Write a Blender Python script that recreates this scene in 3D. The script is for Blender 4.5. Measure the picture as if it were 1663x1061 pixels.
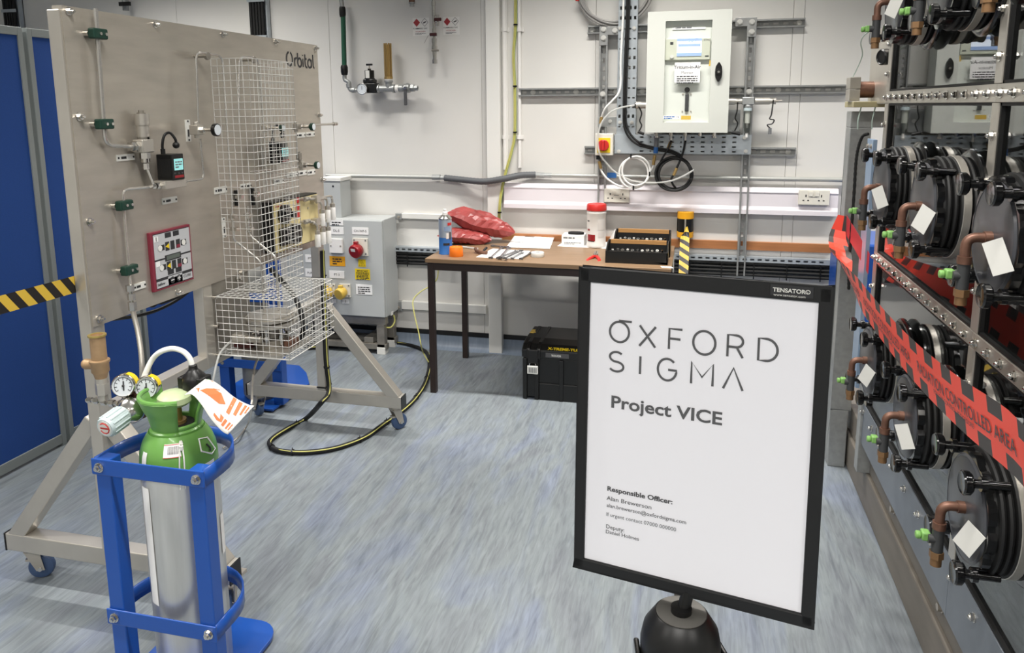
import bpy, bmesh, math, random
from mathutils import Vector as V, Matrix
random.seed(7)
C = bpy.context.scene.collection
for o in list(bpy.data.objects): bpy.data.objects.remove(o)
PI = math.pi

# ------------------------------------------------------------------ camera (surveyed from the room's lines)
F, YAW, PITCH, ROLL = 1227.55, -0.23793714, 0.166125994, 0.00586235     # focal length in pixels of a 1663 wide frame
PX, PY, CAMZ = 831.5, 378.4, 1.5
_cy, _sy = math.cos(YAW), math.sin(YAW)
FW = V((_sy*math.cos(PITCH), _cy*math.cos(PITCH), -math.sin(PITCH)))
_ri = V((_cy, -_sy, 0)); _dn = FW.cross(_ri)
RI = math.cos(ROLL)*_ri + math.sin(ROLL)*_dn
DN = -math.sin(ROLL)*_ri + math.cos(ROLL)*_dn
cam_data = bpy.data.cameras.new('camera'); cam = bpy.data.objects.new('camera', cam_data); C.objects.link(cam)
cam_data.sensor_fit = 'HORIZONTAL'; cam_data.sensor_width = 36
cam_data.lens = F/1663*36; cam_data.shift_y = -(530.5-PY)/1663; cam_data.clip_start = .02
cam.matrix_world = Matrix(((RI.x, -DN.x, -FW.x, 0), (RI.y, -DN.y, -FW.y, 0), (RI.z, -DN.z, -FW.z, CAMZ), (0, 0, 0, 1)))
bpy.context.scene.camera = cam
EYE = V((0, 0, CAMZ))
def ray(x, y): return RI*((x-PX)/F) + DN*((y-PY)/F) + FW
def atx(x, y, X): d = ray(x, y); return EYE + d*(X/d.x)
def aty(x, y, Y): d = ray(x, y); return EYE + d*(Y/d.y)
def atz(x, y, Z=0.): d = ray(x, y); return EYE + d*((Z-CAMZ)/d.z)

# ------------------------------------------------------------------ world, exposure, ceiling area lights
sc = bpy.context.scene
sc.view_settings.view_transform = 'Standard'; sc.view_settings.look = 'None'
sc.view_settings.gamma = 1; sc.view_settings.use_curve_mapping = False
sc.view_settings.exposure = 0.06
w = bpy.data.worlds.new('world'); sc.world = w; w.use_nodes = True
w.node_tree.nodes['Background'].inputs[0].default_value = (.8, .85, .9, 1)
w.node_tree.nodes['Background'].inputs[1].default_value = .15
CEIL = 2.95
LIGHTS = [(-2.9, 3.42, 38), (-.3, 3.42, 43), (2.3, 3.42, 40), (-2.9, 1.1, 48), (-.3, 1.1, 52), (2.3, 1.1, 46), (-2.9, -1.4, 50), (-.3, -1.4, 58), (2.3, -1.4, 50)]
for lx, ly, lw in LIGHTS:
    ld = bpy.data.lights.new('panel_glow', 'AREA'); ld.shape = 'RECTANGLE'; ld.size = 1.5; ld.size_y = .09
    ld.energy = lw; ld.color = (1, .97, .925); ld.spread = math.radians(150 if ly < 3 else 108)
    lo = bpy.data.objects.new('panel_glow', ld); C.objects.link(lo); lo.location = (lx, ly, CEIL-.037)

# ------------------------------------------------------------------ materials
def lin(h):
    if isinstance(h, str):
        h = h.lstrip('#'); c = [int(h[i:i+2], 16)/255 for i in (0, 2, 4)]
    else: c = [v/255 for v in h]
    return tuple((v/12.92 if v <= .04045 else ((v+.055)/1.055)**2.4) for v in c) + (1,)
_M = {}
def mat(name, col, rough=.5, metal=0., noise=0., nscale=20., stretch=(1, 1, 1), bump=0., spec=.5, emit=0., coat=0., trans=0., alpha=1., col2=None, ior=1.45):
    if name in _M: return _M[name]
    m = bpy.data.materials.new(name); m.use_nodes = True; nt = m.node_tree
    b = nt.nodes['Principled BSDF']; c = lin(col)
    b.inputs['Base Color'].default_value = c; b.inputs['Roughness'].default_value = rough
    b.inputs['Metallic'].default_value = metal; b.inputs['Specular IOR Level'].default_value = spec
    b.inputs['IOR'].default_value = ior
    if coat: b.inputs['Coat Weight'].default_value = coat; b.inputs['Coat Roughness'].default_value = .08
    if trans: b.inputs['Transmission Weight'].default_value = trans
    if alpha < 1: b.inputs['Alpha'].default_value = alpha
    if emit: b.inputs['Emission Color'].default_value = c; b.inputs['Emission Strength'].default_value = emit
    if noise or bump or col2:
        tc = nt.nodes.new('ShaderNodeTexCoord'); mp = nt.nodes.new('ShaderNodeMapping')
        mp.inputs['Scale'].default_value = stretch
        nt.links.new(tc.outputs['Object'], mp.inputs['Vector'])
        n = nt.nodes.new('ShaderNodeTexNoise'); n.inputs['Scale'].default_value = nscale; n.inputs['Detail'].default_value = 5
        nt.links.new(mp.outputs[0], n.inputs['Vector'])
        if noise or col2:
            r = nt.nodes.new('ShaderNodeValToRGB')
            c2 = lin(col2) if col2 else tuple(v*(1-noise) for v in c[:3])+(1,)
            c1 = c if col2 else tuple(min(1, v*(1+noise)) for v in c[:3])+(1,)
            r.color_ramp.elements[0].position = .3; r.color_ramp.elements[1].position = .7
            r.color_ramp.elements[0].color = c2; r.color_ramp.elements[1].color = c1
            nt.links.new(n.outputs['Fac'], r.inputs[0]); nt.links.new(r.outputs[0], b.inputs['Base Color'])
        if bump:
            bp = nt.nodes.new('ShaderNodeBump'); bp.inputs['Strength'].default_value = bump; bp.inputs['Distance'].default_value = .002
            nt.links.new(n.outputs['Fac'], bp.inputs['Height']); nt.links.new(bp.outputs[0], b.inputs['Normal'])
    _M[name] = m
    return m
MT = dict(
    white_panel=mat('white wall panel', '#d6d4cf', .45, noise=.02, nscale=3),
    white_paint=mat('white paint', '#dddcd7', .45),
    white_plastic=mat('white plastic', '#e4e2de', .35),
    dado=mat('dado plastic', '#dcd6da', .35),
    socket=mat('socket plastic', '#d6d2c6', .35),
    steel=mat('brushed stainless', '#b8b1a6', .36, .65, noise=.08, nscale=6, stretch=(1, 1, 5)),
    steel_frame=mat('satin stainless tube', '#bab5ac', .33, .65, noise=.06, nscale=9),
    steel_dark=mat('dull stainless', '#8f8a81', .42, .6, noise=.2, nscale=12),
    chrome=mat('polished metal', '#d0cdc8', .16, 1),
    galv=mat('galvanised steel', '#a2a4a3', .42, .55, noise=.1, nscale=40),
    tray=mat('zinc tray', '#b9c0c5', .42, .6, noise=.05, nscale=30),
    wire=mat('zinc wire', '#d3d2ce', .4, .3), zinc=mat('bright zinc', '#d4d3ce', .3, .45), tube_steel=mat('bright steel tube', '#c6c3bd', .27, .75),
    rail=mat('channel steel', '#a0a1a0', .45, .7, noise=.1, nscale=30),
    black=mat('black plastic', '#121212', .38),
    black_gloss=mat('gloss black', '#0b0b0c', .18, coat=.5),
    black_soft=mat('black rubber', '#101010', .6),
    black_matt=mat('matt black frame', '#19191a', .5),
    dgrey=mat('dark grey plastic', '#3b3c3d', .45),
    gland=mat('mid grey plastic', '#6e7072', .5),
    cab=mat('cabinet enamel', '#c3c5be', .4),
    cab_grey=mat('grey enamel', '#b0b3b2', .42, noise=.02, nscale=4),
    cab_in=mat('cabinet back plate', '#d3d6cf', .45),
    scrn_plate=mat('meter face', '#bfc2b2', .45),
    screen=mat('lcd screen', '#dfe8f6', .3, emit=.55),
    screen_bar=mat('lcd bar', '#8fa6cf', .3, emit=.35),
    screen_teal=mat('teal lcd', '#8fd0cf', .3, emit=.35),
    paper=mat('paper', '#e9e8e6', .7),
    tagw=mat('card tag', '#d9d8d2', .6),
    ink=mat('ink', '#2c2c2e', .6), sign_grey=mat('sign print grey', '#58585a', .6), strip=mat('grey lower strip', '#767c84', .4, .35, noise=.05), bronze_dk=mat('dull bronze', '#846546', .5, .5),
    ink_grey=mat('grey ink', '#4a4a4c', .6),
    red=mat('red plastic', '#b92a26', .35),
    red_dark=mat('dark red plastic', '#8c1a20', .35),
    red_sign=mat('red print', '#9c3338', .5),
    crimson=mat('crimson frame', '#7d2a3a', .4),
    yellow=mat('yellow plastic', '#cfae4c', .4),
    yellow_lab=mat('yellow label', '#e3c51e', .5),
    amber=mat('amber label', '#d99a1d', .5),
    orange=mat('orange plastic', '#e8761c', .4),
    lime=mat('green tap', '#79a85c', .4),
    green_dk=mat('green clamp', '#12352a', .42),
    green_pipe=mat('green pipe', '#1d4f3a', .4),
    green_cyl=mat('cylinder green', '#659749', .33, noise=.06, nscale=14, coat=.15),
    brass=mat('brass', '#b89a63', .32, .7),
    bronze=mat('bronze casting', '#a78a69', .5, .4, noise=.08, nscale=60),
    copper=mat('aged copper', '#715244', .45, .5, noise=.2, nscale=50),
    blue=mat('blue enamel', '#164a9c', .35, coat=.2),
    blue_cloth=mat('blue partition cloth', '#1c4387', .85, noise=.08, nscale=300, bump=.1),
    blue_tape=mat('blue tape', '#2f66a8', .5),
    alu=mat('aluminium edge', '#8f9594', .4, .35),
    alu_cyl=mat('aluminium cylinder', '#d2d1cd', .28, .65, noise=.1, nscale=6, stretch=(6, 6, .6)),
    cream=mat('cream panel', '#d8c894', .45),
    wood_top=mat('laminate top', '#80674e', .38, noise=.13, nscale=5, stretch=(1, 9, 9)),
    wood_edge=mat('laminate edge', '#6f573e', .45, noise=.1, nscale=8, stretch=(1, 9, 9)),
    wood_rail=mat('timber rail', '#a06a42', .45, noise=.14, nscale=6, stretch=(1, 9, 9)),
    cork=mat('tan liner', '#b0834f', .6),
    brown_leg=mat('brown enamel', '#2b201d', .4),
    skirt=mat('black strip', '#141517', .45),
    cove=mat('coved vinyl', '#7e8a99', .45, noise=.1, nscale=9, stretch=(9, 1, 1)),
    conduit=mat('conduit grey', '#a9aaa6', .4, .35),
    flex=mat('flexible conduit', '#55575a', .5),
    white_hose=mat('white hose', '#e6e6e2', .35),
    clear_hose=mat('translucent hose', '#d4d5d1', .3, alpha=.5),
    grey_cable=mat('grey cable', '#8d8b88', .5),
    ygreen=mat('earth cable yellow', '#bdb968', .45),
    ygreen2=mat('earth cable green', '#7f9a55', .45),
    bag=mat('red bag film', '#94403e', .33, noise=.2, nscale=9, bump=.6),
    tire=mat('blue caster tyre', '#3d5173', .5),
    grey_drum=mat('grey cylinder', '#7d7d78', .45),
    tan_pl=mat('tan plinth', '#6f6961', .5, .1, noise=.13, nscale=5, stretch=(4, 1, 4)),
    dark_in=mat('dark interior', '#202326', .6),
    grey_in=mat('interior grey', '#4c5052', .5),
    tape_red=mat('red barrier tape', '#ee4b38', .42),
    tape_dark=mat('tape block', '#3c3634', .45),
    tape_back=mat('tape back', '#a5323a', .45),
    haz_y=mat('hazard yellow', '#c9a83c', .55),
    haz_k=mat('hazard black', '#1d1a18', .55),
    knob_y=mat('cassette yellow', '#e0a01e', .4),
    vis=mat('pale blue knob', '#b9c6c8', .4),
    gauge_face=mat('gauge face', '#d3d8dc', .3),
    orange_ink=mat('orange ink', '#dd6a35', .55),
)
def glass_mat(name, tint, refl_ior, dark):
    m = bpy.data.materials.new(name); m.use_nodes = True; nt = m.node_tree; nt.nodes.clear()
    out = nt.nodes.new('ShaderNodeOutputMaterial'); mx = nt.nodes.new('ShaderNodeMixShader')
    lw = nt.nodes.new('ShaderNodeLayerWeight'); lw.inputs[0].default_value = .5          # Schlick, alike from both sides
    f0 = ((refl_ior-1)/(refl_ior+1))**2
    pw = nt.nodes.new('ShaderNodeMath'); pw.operation = 'POWER'; pw.inputs[1].default_value = 5; nt.links.new(lw.outputs['Facing'], pw.inputs[0])
    fr = nt.nodes.new('ShaderNodeMath'); fr.operation = 'MULTIPLY_ADD'; fr.inputs[1].default_value = 1-f0; fr.inputs[2].default_value = f0
    nt.links.new(pw.outputs[0], fr.inputs[0])
    tr = nt.nodes.new('ShaderNodeBsdfTransparent'); tr.inputs[0].default_value = tint
    gl = nt.nodes.new('ShaderNodeBsdfGlossy'); gl.inputs['Roughness'].default_value = .01
    gl.inputs[0].default_value = (dark, dark, dark, 1)
    nt.links.new(fr.outputs[0], mx.inputs[0]); nt.links.new(tr.outputs[0], mx.inputs[1]); nt.links.new(gl.outputs[0], mx.inputs[2])
    nt.links.new(mx.outputs[0], out.inputs[0]); return m
MT['glass'] = glass_mat('clear pane', (.985, .99, .985, 1), 1.22, 1)
MT['pane'] = glass_mat('glovebox pane', (.55, .57, .58, 1), 2.1, .95)
MT['clear'] = glass_mat('clear bowl', (.8, .82, .8, 1), 1.4, 1)

def floor_mat():
    m = bpy.data.materials.new('streaked vinyl'); m.use_nodes = True; nt = m.node_tree; b = nt.nodes['Principled BSDF']
    tc = nt.nodes.new('ShaderNodeTexCoord')
    def nz(scale, st, det=6):
        mp = nt.nodes.new('ShaderNodeMapping'); mp.inputs['Scale'].default_value = st; mp.inputs['Rotation'].default_value = (0, 0, .2)
        nt.links.new(tc.outputs['Object'], mp.inputs['Vector'])
        n = nt.nodes.new('ShaderNodeTexNoise'); n.inputs['Scale'].default_value = scale; n.inputs['Detail'].default_value = det
        n.inputs['Distortion'].default_value = .8
        nt.links.new(mp.outputs[0], n.inputs['Vector']); return n
    def ramp(n, stops):
        r = nt.nodes.new('ShaderNodeValToRGB'); e = r.color_ramp.elements
        e[0].position, e[0].color = stops[0][0], lin(stops[0][1]); e[1].position, e[1].color = stops[-1][0], lin(stops[-1][1])
        for p, c in stops[1:-1]: k = e.new(p); k.color = lin(c)
        nt.links.new(n.outputs['Fac'], r.inputs[0]); return r
    def mix(kind, f, a, b2):
        mx = nt.nodes.new('ShaderNodeMixRGB'); mx.blend_type = kind; mx.inputs[0].default_value = f
        nt.links.new(a.outputs[0], mx.inputs[1]); nt.links.new(b2.outputs[0], mx.inputs[2]); return mx
    base = ramp(nz(6, (1, .3, 1), 4), [(.34, '#858b90'), (.5, '#8e9699'), (.68, '#8891a0')])
    fine = ramp(nz(95, (1, .1, 1), 9), [(.3, '#cfcfd2'), (.48, '#e6e6e6'), (.62, '#f3f3f3'), (.75, '#ffffff')])
    mid = ramp(nz(26, (1, .13, 1), 8), [(.28, '#c9cbcf'), (.4, '#eaeaec'), (.62, '#f2f2f2'), (.74, '#ffffff')])
    mx = mix('MULTIPLY', 1, mix('MULTIPLY', .9, base, mid), fine)
    nt.links.new(mx.outputs[0], b.inputs['Base Color']); b.inputs['Roughness'].default_value = .4; b.inputs['Specular IOR Level'].default_value = .4
    return m
MT['floor'] = floor_mat()

# ------------------------------------------------------------------ mesh builder
def perp(d):
    d = V(d).normalized(); a = V((0, 0, 1)) if abs(d.z) < .9 else V((1, 0, 0))
    u = d.cross(a).normalized(); return u, d.cross(u).normalized()
def spline(pts, n=8):
    pts = [V(p) for p in pts]
    if len(pts) < 3: return pts
    q = [pts[0]*2-pts[1]] + pts + [pts[-1]*2-pts[-2]]; out = []
    for i in range(1, len(q)-2):
        for k in range(n):
            t = k/n; p0, p1, p2, p3 = q[i-1:i+3]
            out.append(.5*((2*p1)+(p2-p0)*t+(2*p0-5*p1+4*p2-p3)*t*t+(3*p1-p0-3*p2+p3)*t**3))
    return out+[pts[-1]]
def fillet(pts, r=.03, n=4):
    pts = [V(p) for p in pts]; out = [pts[0]]
    for i in range(1, len(pts)-1):
        a, b, c = pts[i-1:i+2]; l1 = (a-b).length; l2 = (c-b).length; k = min(r, l1*.45, l2*.45)
        p = b+(a-b).normalized()*k; q = b+(c-b).normalized()*k
        for j in range(n+1):
            t = j/n; out.append((1-t)**2*p+2*t*(1-t)*b+t*t*q)
    return out+[pts[-1]]
_org = {}
class MB:
    def __init__(s): s.v = []; s.f = []; s.m = []; s.s = []; s.mi = 0
    def add(s, vs, fs, sm=False):
        n = len(s.v); s.v += [V(p) for p in vs]
        for f in fs: s.f.append([i+n for i in f]); s.m.append(s.mi); s.s.append(sm)
        return s
    def box(s, a, b):
        a, b = V(a), V(b); lo = V((min(a.x, b.x), min(a.y, b.y), min(a.z, b.z))); hi = V((max(a.x, b.x), max(a.y, b.y), max(a.z, b.z)))
        vs = [(x, y, z) for x in (lo.x, hi.x) for y in (lo.y, hi.y) for z in (lo.z, hi.z)]
        return s.add(vs, [(0, 1, 3, 2), (4, 6, 7, 5), (0, 4, 5, 1), (2, 3, 7, 6), (0, 2, 6, 4), (1, 5, 7, 3)])
    def obox(s, c, ux, uy, uz, hx, hy, hz):
        c = V(c); ux, uy, uz = V(ux)*hx, V(uy)*hy, V(uz)*hz
        vs = [c+ux*i+uy*j+uz*k for i in (-1, 1) for j in (-1, 1) for k in (-1, 1)]
        return s.add(vs, [(0, 1, 3, 2), (4, 6, 7, 5), (0, 4, 5, 1), (2, 3, 7, 6), (0, 2, 6, 4), (1, 5, 7, 3)])
    def bar(s, p, q, w, h, up=(0, 0, 1)):
        p, q = V(p), V(q); d = (q-p).normalized(); u = d.cross(V(up)).normalized(); t = u.cross(d).normalized()
        return s.obox((p+q)/2, d, u, t, (q-p).length/2, w/2, h/2)
    def cyl(s, p, q, r, r2=None, n=14, sm=True):
        return s.lathe(p, V(q)-V(p), [(0, 0), (r, 0), (r if r2 is None else r2, (V(q)-V(p)).length), (0, (V(q)-V(p)).length)], n, sm)
    def lathe(s, o, ax, prof, n=20, sm=True):
        o = V(o); d = V(ax).normalized(); u, w = perp(d); vs = []; fs = []; rows = []
        for r, h in prof:
            if r < 1e-6: rows.append([len(vs)]); vs.append(o+d*h)
            else:
                rows.append(list(range(len(vs), len(vs)+n)))
                vs += [o+d*h+u*(r*math.cos(2*PI*k/n))+w*(r*math.sin(2*PI*k/n)) for k in range(n)]
        for a, b in zip(rows, rows[1:]):
            if len(a) == 1 and len(b) == 1: continue
            for k in range(n):
                l = (k+1) % n
                if len(a) == 1: fs.append((a[0], b[l], b[k]))
                elif len(b) == 1: fs.append((a[k], a[l], b[0]))
                else: fs.append((a[k], a[l], b[l], b[k]))
        return s.add(vs, fs, sm)
    def tube(s, pts, r, n=8, sm=True, closed=False):
        pts = [V(p) for p in pts]; N = len(pts); vs = []; fs = []
        u = None
        for i, p in enumerate(pts):
            a = pts[(i-1) % N] if (closed or i) else p; b = pts[(i+1) % N] if (closed or i < N-1) else p
            d = (b-a).normalized() if (b-a).length > 1e-9 else V((0, 0, 1))
            if u is None: u, w_ = perp(d)
            else:
                u = (u-d*u.dot(d)); u = u.normalized() if u.length > 1e-6 else perp(d)[0]
            w_ = d.cross(u); rr = r[i] if isinstance(r, (list, tuple)) else r
            vs += [p+u*(rr*math.cos(2*PI*k/n))+w_*(rr*math.sin(2*PI*k/n)) for k in range(n)]
        for i in range(N if closed else N-1):
            j = (i+1) % N
            for k in range(n): fs.append((i*n+k, i*n+(k+1) % n, j*n+(k+1) % n, j*n+k))
        if not closed: fs += [tuple(range(n))[::-1], tuple((N-1)*n+k for k in range(n))]
        return s.add(vs, fs, sm)
    def prism(s, out, ext, sm=False):
        out = [V(p) for p in out]; e = V(ext); n = len(out)
        s.add(out+[p+e for p in out], [tuple(range(n))[::-1], tuple(range(n, 2*n))])
        return s.add(out+[p+e for p in out], [(i, (i+1) % n, (i+1) % n+n, i+n) for i in range(n)], sm)
    def quad(s, a, b, c, d): return s.add([a, b, c, d], [(0, 1, 2, 3)])
    def grid(s, fn, nu, nv, sm=True):
        vs = [fn(i/nu, j/nv) for j in range(nv+1) for i in range(nu+1)]
        return s.add(vs, [(j*(nu+1)+i, j*(nu+1)+i+1, (j+1)*(nu+1)+i+1, (j+1)*(nu+1)+i) for j in range(nv) for i in range(nu)], sm)
    def sphere(s, c, r, n=12, sc=(1, 1, 1)):
        c = V(c)
        def fn(u, v):
            a, b = 2*PI*u, PI*v; return c+V((r*sc[0]*math.sin(b)*math.cos(a), r*sc[1]*math.sin(b)*math.sin(a), -r*sc[2]*math.cos(b)))
        return s.grid(fn, n, n//2+2)
    def strip(s, path, w, side, th=.0):
        """flat ribbon of width w along path; side = unit vector across"""
        side = V(side); path = [V(p) for p in path]; vs = []
        for p in path: vs += [p-side*w/2, p+side*w/2]
        return s.add(vs, [(2*i, 2*i+1, 2*i+3, 2*i+2) for i in range(len(path)-1)])
    def build(s, name, mats, parent=None, bevel=0, solid=0, org=None, seg=2, sub=0):
        me = bpy.data.meshes.new(name)
        if parent is not None: o0 = _org[parent.name]
        elif org is not None: o0 = V(org)
        else:
            lo = [min(p[i] for p in s.v) for i in range(3)]; hi = [max(p[i] for p in s.v) for i in range(3)]
            o0 = V(((lo[0]+hi[0])/2, (lo[1]+hi[1])/2, lo[2]))
        me.from_pydata([p-o0 for p in s.v], [], s.f)
        if not isinstance(mats, (list, tuple)): mats = [mats]
        for m in mats: me.materials.append(MT[m] if isinstance(m, str) else m)
        me.polygons.foreach_set('material_index', s.m); me.polygons.foreach_set('use_smooth', s.s)
        bm = bmesh.new(); bm.from_mesh(me)
        bmesh.ops.remove_doubles(bm, verts=bm.verts, dist=1e-6)
        if not solid: bmesh.ops.recalc_face_normals(bm, faces=bm.faces)
        bm.to_mesh(me); bm.free()
        if any(s.s): me.set_sharp_from_angle(angle=.7)
        me.update()
        o = bpy.data.objects.new(name, me); C.objects.link(o)
        if parent is not None: o.parent = parent; _org[o.name] = o0
        else: o.location = o0; _org[o.name] = o0
        if solid: d = o.modifiers.new('solid', 'SOLIDIFY'); d.thickness = solid; d.offset = 0
        if bevel: d = o.modifiers.new('bevel', 'BEVEL'); d.width = bevel; d.segments = seg; d.limit_method = 'ANGLE'; d.angle_limit = .7
        if sub: d = o.modifiers.new('sub', 'SUBSURF'); d.levels = sub; d.render_levels = sub
        return o
def thing(name, loc, label, cat, group=None):
    o = bpy.data.objects.new(name, None); C.objects.link(o); o.location = loc; o.empty_display_size = .1
    _org[o.name] = V(loc); o['label'] = label; o['category'] = cat
    if group: o['group'] = group
    return o
def tag(o, label, cat, group=None):
    o['label'] = label; o['category'] = cat
    if group: o['group'] = group
    return o
def struct(o): o['kind'] = 'structure'; return o
def stuff(o): o['kind'] = 'stuff'; return o
def text(body, pos, u, v, size, m, parent, name='lettering', align='LEFT', bold=0, sx=1.0, mapf=None):
    """lettering as thin mesh: pos = left end of the baseline, u/v = unit vectors along and up"""
    cu = bpy.data.curves.new('t', 'FONT'); cu.body = body; cu.size = size; cu.align_x = align; cu.offset = bold; cu.resolution_u = 3
    t = bpy.data.objects.new('t', cu); C.objects.link(t)
    dg = bpy.context.evaluated_depsgraph_get(); me = bpy.data.meshes.new_from_object(t.evaluated_get(dg))
    bpy.data.objects.remove(t); pos = V(pos); u = V(u); v = V(v); o0 = _org[parent.name]
    for q in me.vertices:
        p = mapf(q.co.x*sx, q.co.y) if mapf else pos+u*(q.co.x*sx)+v*q.co.y
        q.co = p-o0
    me.materials.clear(); me.materials.append(MT[m])
    o = bpy.data.objects.new(name, me); C.objects.link(o); o.parent = parent; _org[o.name] = o0
    return o
def scribble(mb, pos, u, v, L, h, rows=1, gap=1.9, rnd=None, fill=.92):
    """rows of word-length dashes, for print too small to read"""
    pos, u, v = V(pos), V(u), V(v); R = random.Random(rnd or 3)
    for r in range(rows):
        x = 0; end = L*(1 if r < rows-1 else R.uniform(.5, .9))
        while x < end:
            l = min(R.uniform(1.2, 4.5)*h, end-x)
            a = pos+u*x-v*(r*h*gap); mb.quad(a, a+u*l, a+u*l+v*h, a+v*h); x += l+h*.55
    return mb
def strokes(mb, polys, pos, u, v, w):
    """letters drawn as flat strokes of width w; polys in local units of (u,v)"""
    pos, u, v = V(pos), V(u), V(v); n = u.cross(v).normalized()
    for k, pl in enumerate(polys):
        P = [pos+u*a+v*b+n*(1e-5*k) for a, b in pl]
        for i in range(len(P)):
            pass
        vs = []
        for i, p in enumerate(P):
            a = P[max(i-1, 0)]; b = P[min(i+1, len(P)-1)]
            if (P[0]-P[-1]).length < 1e-7:
                if i == 0: a = P[-2]
                if i == len(P)-1: b = P[1]
            d = (b-a).normalized(); sd = n.cross(d)
            vs += [p-sd*w/2, p+sd*w/2]
        mb.add(vs, [(2*i, 2*i+1, 2*i+3, 2*i+2) for i in range(len(P)-1)])
def arc(cx, cy, rx, ry, a0, a1, n=18): return [(cx+rx*math.cos(math.radians(a0+(a1-a0)*i/n)), cy+ry*math.sin(math.radians(a0+(a1-a0)*i/n))) for i in range(n+1)]
X1, Y1, Z1 = V((1, 0, 0)), V((0, 1, 0)), V((0, 0, 1))
def hexbolt(mb, p, ax, r=.008, h=.006, washer=True):
    ax = V(ax).normalized(); p = V(p)
    if washer: mb.cyl(p, p+ax*h*.25, r*1.35, n=12)
    mb.cyl(p+ax*h*.25, p+ax*h, r, n=6, sm=False)

# ================================================================== the room
YW = 4.36
def W(x, y, d=0.): return aty(x, y, YW-d)
def wx(x, y=200, d=0.): return W(x, y, d).x
def wz(y, x=900, d=0.): return W(x, y, d).z
def wbox(mb, x0, x1, y0, y1, d0, d1, xm=None, ym=None):
    """box on the back wall between picture columns x0..x1 and rows y0..y1, d0..d1 off the wall"""
    xm = (x0+x1)/2 if xm is None else xm; ym = (y0+y1)/2 if ym is None else ym
    return mb.box((wx(x0, ym, d1), YW-d0, wz(y0, xm, d1)), (wx(x1, ym, d1), YW-d1, wz(y1, xm, d1)))
XL, XR, YB = -5.0, 4.2, -3.6
m = MB(); m.box((XL, YB, -.1), (XR, YW+.1, 0)); struct(m.build('floor', 'floor'))
m = MB(); m.box((XL, YB, CEIL), (XR, YW+.1, CEIL+.1)); struct(m.build('ceiling', 'white_paint'))
m = MB(); m.box((XL-.1, YB, 0), (XL, YW+.1, CEIL)); struct(m.build('wall_left', 'white_panel'))
m = MB(); m.box((XR, YB, 0), (XR+.1, YW+.1, CEIL)); struct(m.build('wall_right', 'white_panel'))
m = MB(); m.box((XL-.1, YB-.1, 0), (XR+.1, YB, CEIL)); struct(m.build('wall_front', 'white_panel'))
m = MB(); m.box((XL, YW+.04, 0), (XR, YW+.1, CEIL)); wall = struct(m.build('wall_back', 'gland', org=(0, YW+.04, 0)))
xs = [XL, wx(300), wx(541), wx(783), wx(966), wx(1283, 130), wx(1301, 130), 1.75, 2.9, XR]
for a, b in zip(xs, xs[1:]):
    m = MB(); m.box((a+.0006, YW, 0), (b-.0006, YW+.04, CEIL)); m.build('panel', 'white_panel', wall, bevel=.002)
# coved skirting
zs1, zs0 = wz(537.5, 735), wz(545, 735)
m = MB(); m.box((XL, YW-.006, zs0), (XR, YW, zs1)); struct(m.build('trim_3', 'skirt', bevel=.002))
prof = [(YW, zs0), (YW-.004, zs0), (YW-.006, .05), (YW-.012, .025), (YW-.03, .009), (YW-.055, .002), (YW-.06, 0), (YW, 0)]
m = MB(); m.prism([(XL, y, z) for y, z in prof], (XR-XL, 0, 0), sm=True); struct(m.build('baseboard_back', 'cove'))
# white box column
m = MB(); m.box((wx(790, 200, .05), YW, 0), (wx(812, 200, .05), YW-.05, CEIL)); struct(m.build('trim_1', 'white_paint', bevel=.003))
# low white rails left of the column, with their grey end clamps
for k, (yt, yb, x0, xm) in enumerate([(348.5, 357, 652, 715), (493, 506, 652, 715)]):
    t = thing('wall_rail', W(715, yb), ['upper white rail on the wall behind the aerosol can, ending at the white column', 'lower white rail on the wall behind the brown table legs'][k], 'rail')
    m = MB(); wbox(m, x0, 789, yt, yb, 0, .03, xm); m.build('bar', 'white_paint', t, bevel=.002)
    m = MB(); wbox(m, x0-10, x0, yt-.5, yb+1, 0, .034, xm-30); m.build('end_clamp', 'galv', t, bevel=.002)
    m = MB(); hexbolt(m, W(x0-5, (yt+yb)/2, .034), (0, -1, 0), .007, .006); m.build('bolt', 'steel', t)
# dado trunking right of the column
t = thing('dado_trunking', W(1080, 345), 'long white plastic trunking on the back wall carrying the double sockets', 'trunking')
zt, zb = wz(301, 1100), wz(343, 1100); xa, xb = wx(818, 320, .05), wx(1362, 320, .05); hz = zt-zb
m = MB()
m.prism([(xa, YW, zb), (xa, YW-.055, zb), (xa, YW-.055, zb+.025), (xa, YW-.045, zb+.045), (xa, YW-.045, zt-.035), (xa, YW-.05, zt-.025), (xa, YW-.035, zt), (xa, YW, zt)], (xb-xa, 0, 0))
m.build('body', 'dado', t, bevel=.0015)
# white conduits beside the column
for k, (xp, y1) in enumerate([(819.5, 275), (843.5, 272)]):
    t = thing('white_conduit', W(xp, y1), ['white conduit clipped to the wall right beside the white column', 'white conduit clipped to the wall along the yellow green cable'][k], 'conduit')
    a = W(xp, 100, .012); m = MB(); m.cyl((a.x, a.y, wz(y1, xp)), (a.x, a.y, CEIL), (.0135, .0105)[k], n=12); m.build('pipe', 'white_plastic', t)
    for yy in (48, 223):
        p = W(xp, yy, .012); m = MB(); m.box(p+V((-.024, .012, -.012)), p+V((.024, .006, .012))); m.cyl(p-Z1*.011, p+Z1*.011, .016, n=12)
        m.build('saddle_clip', 'white_plastic', t)
    if k == 0:
        a = W(823, 100, .008); m = MB(); m.cyl((a.x, a.y, wz(275, 823)), (a.x, a.y, CEIL), .006, n=10); m.build('thin_pipe', 'white_plastic', t)
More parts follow.
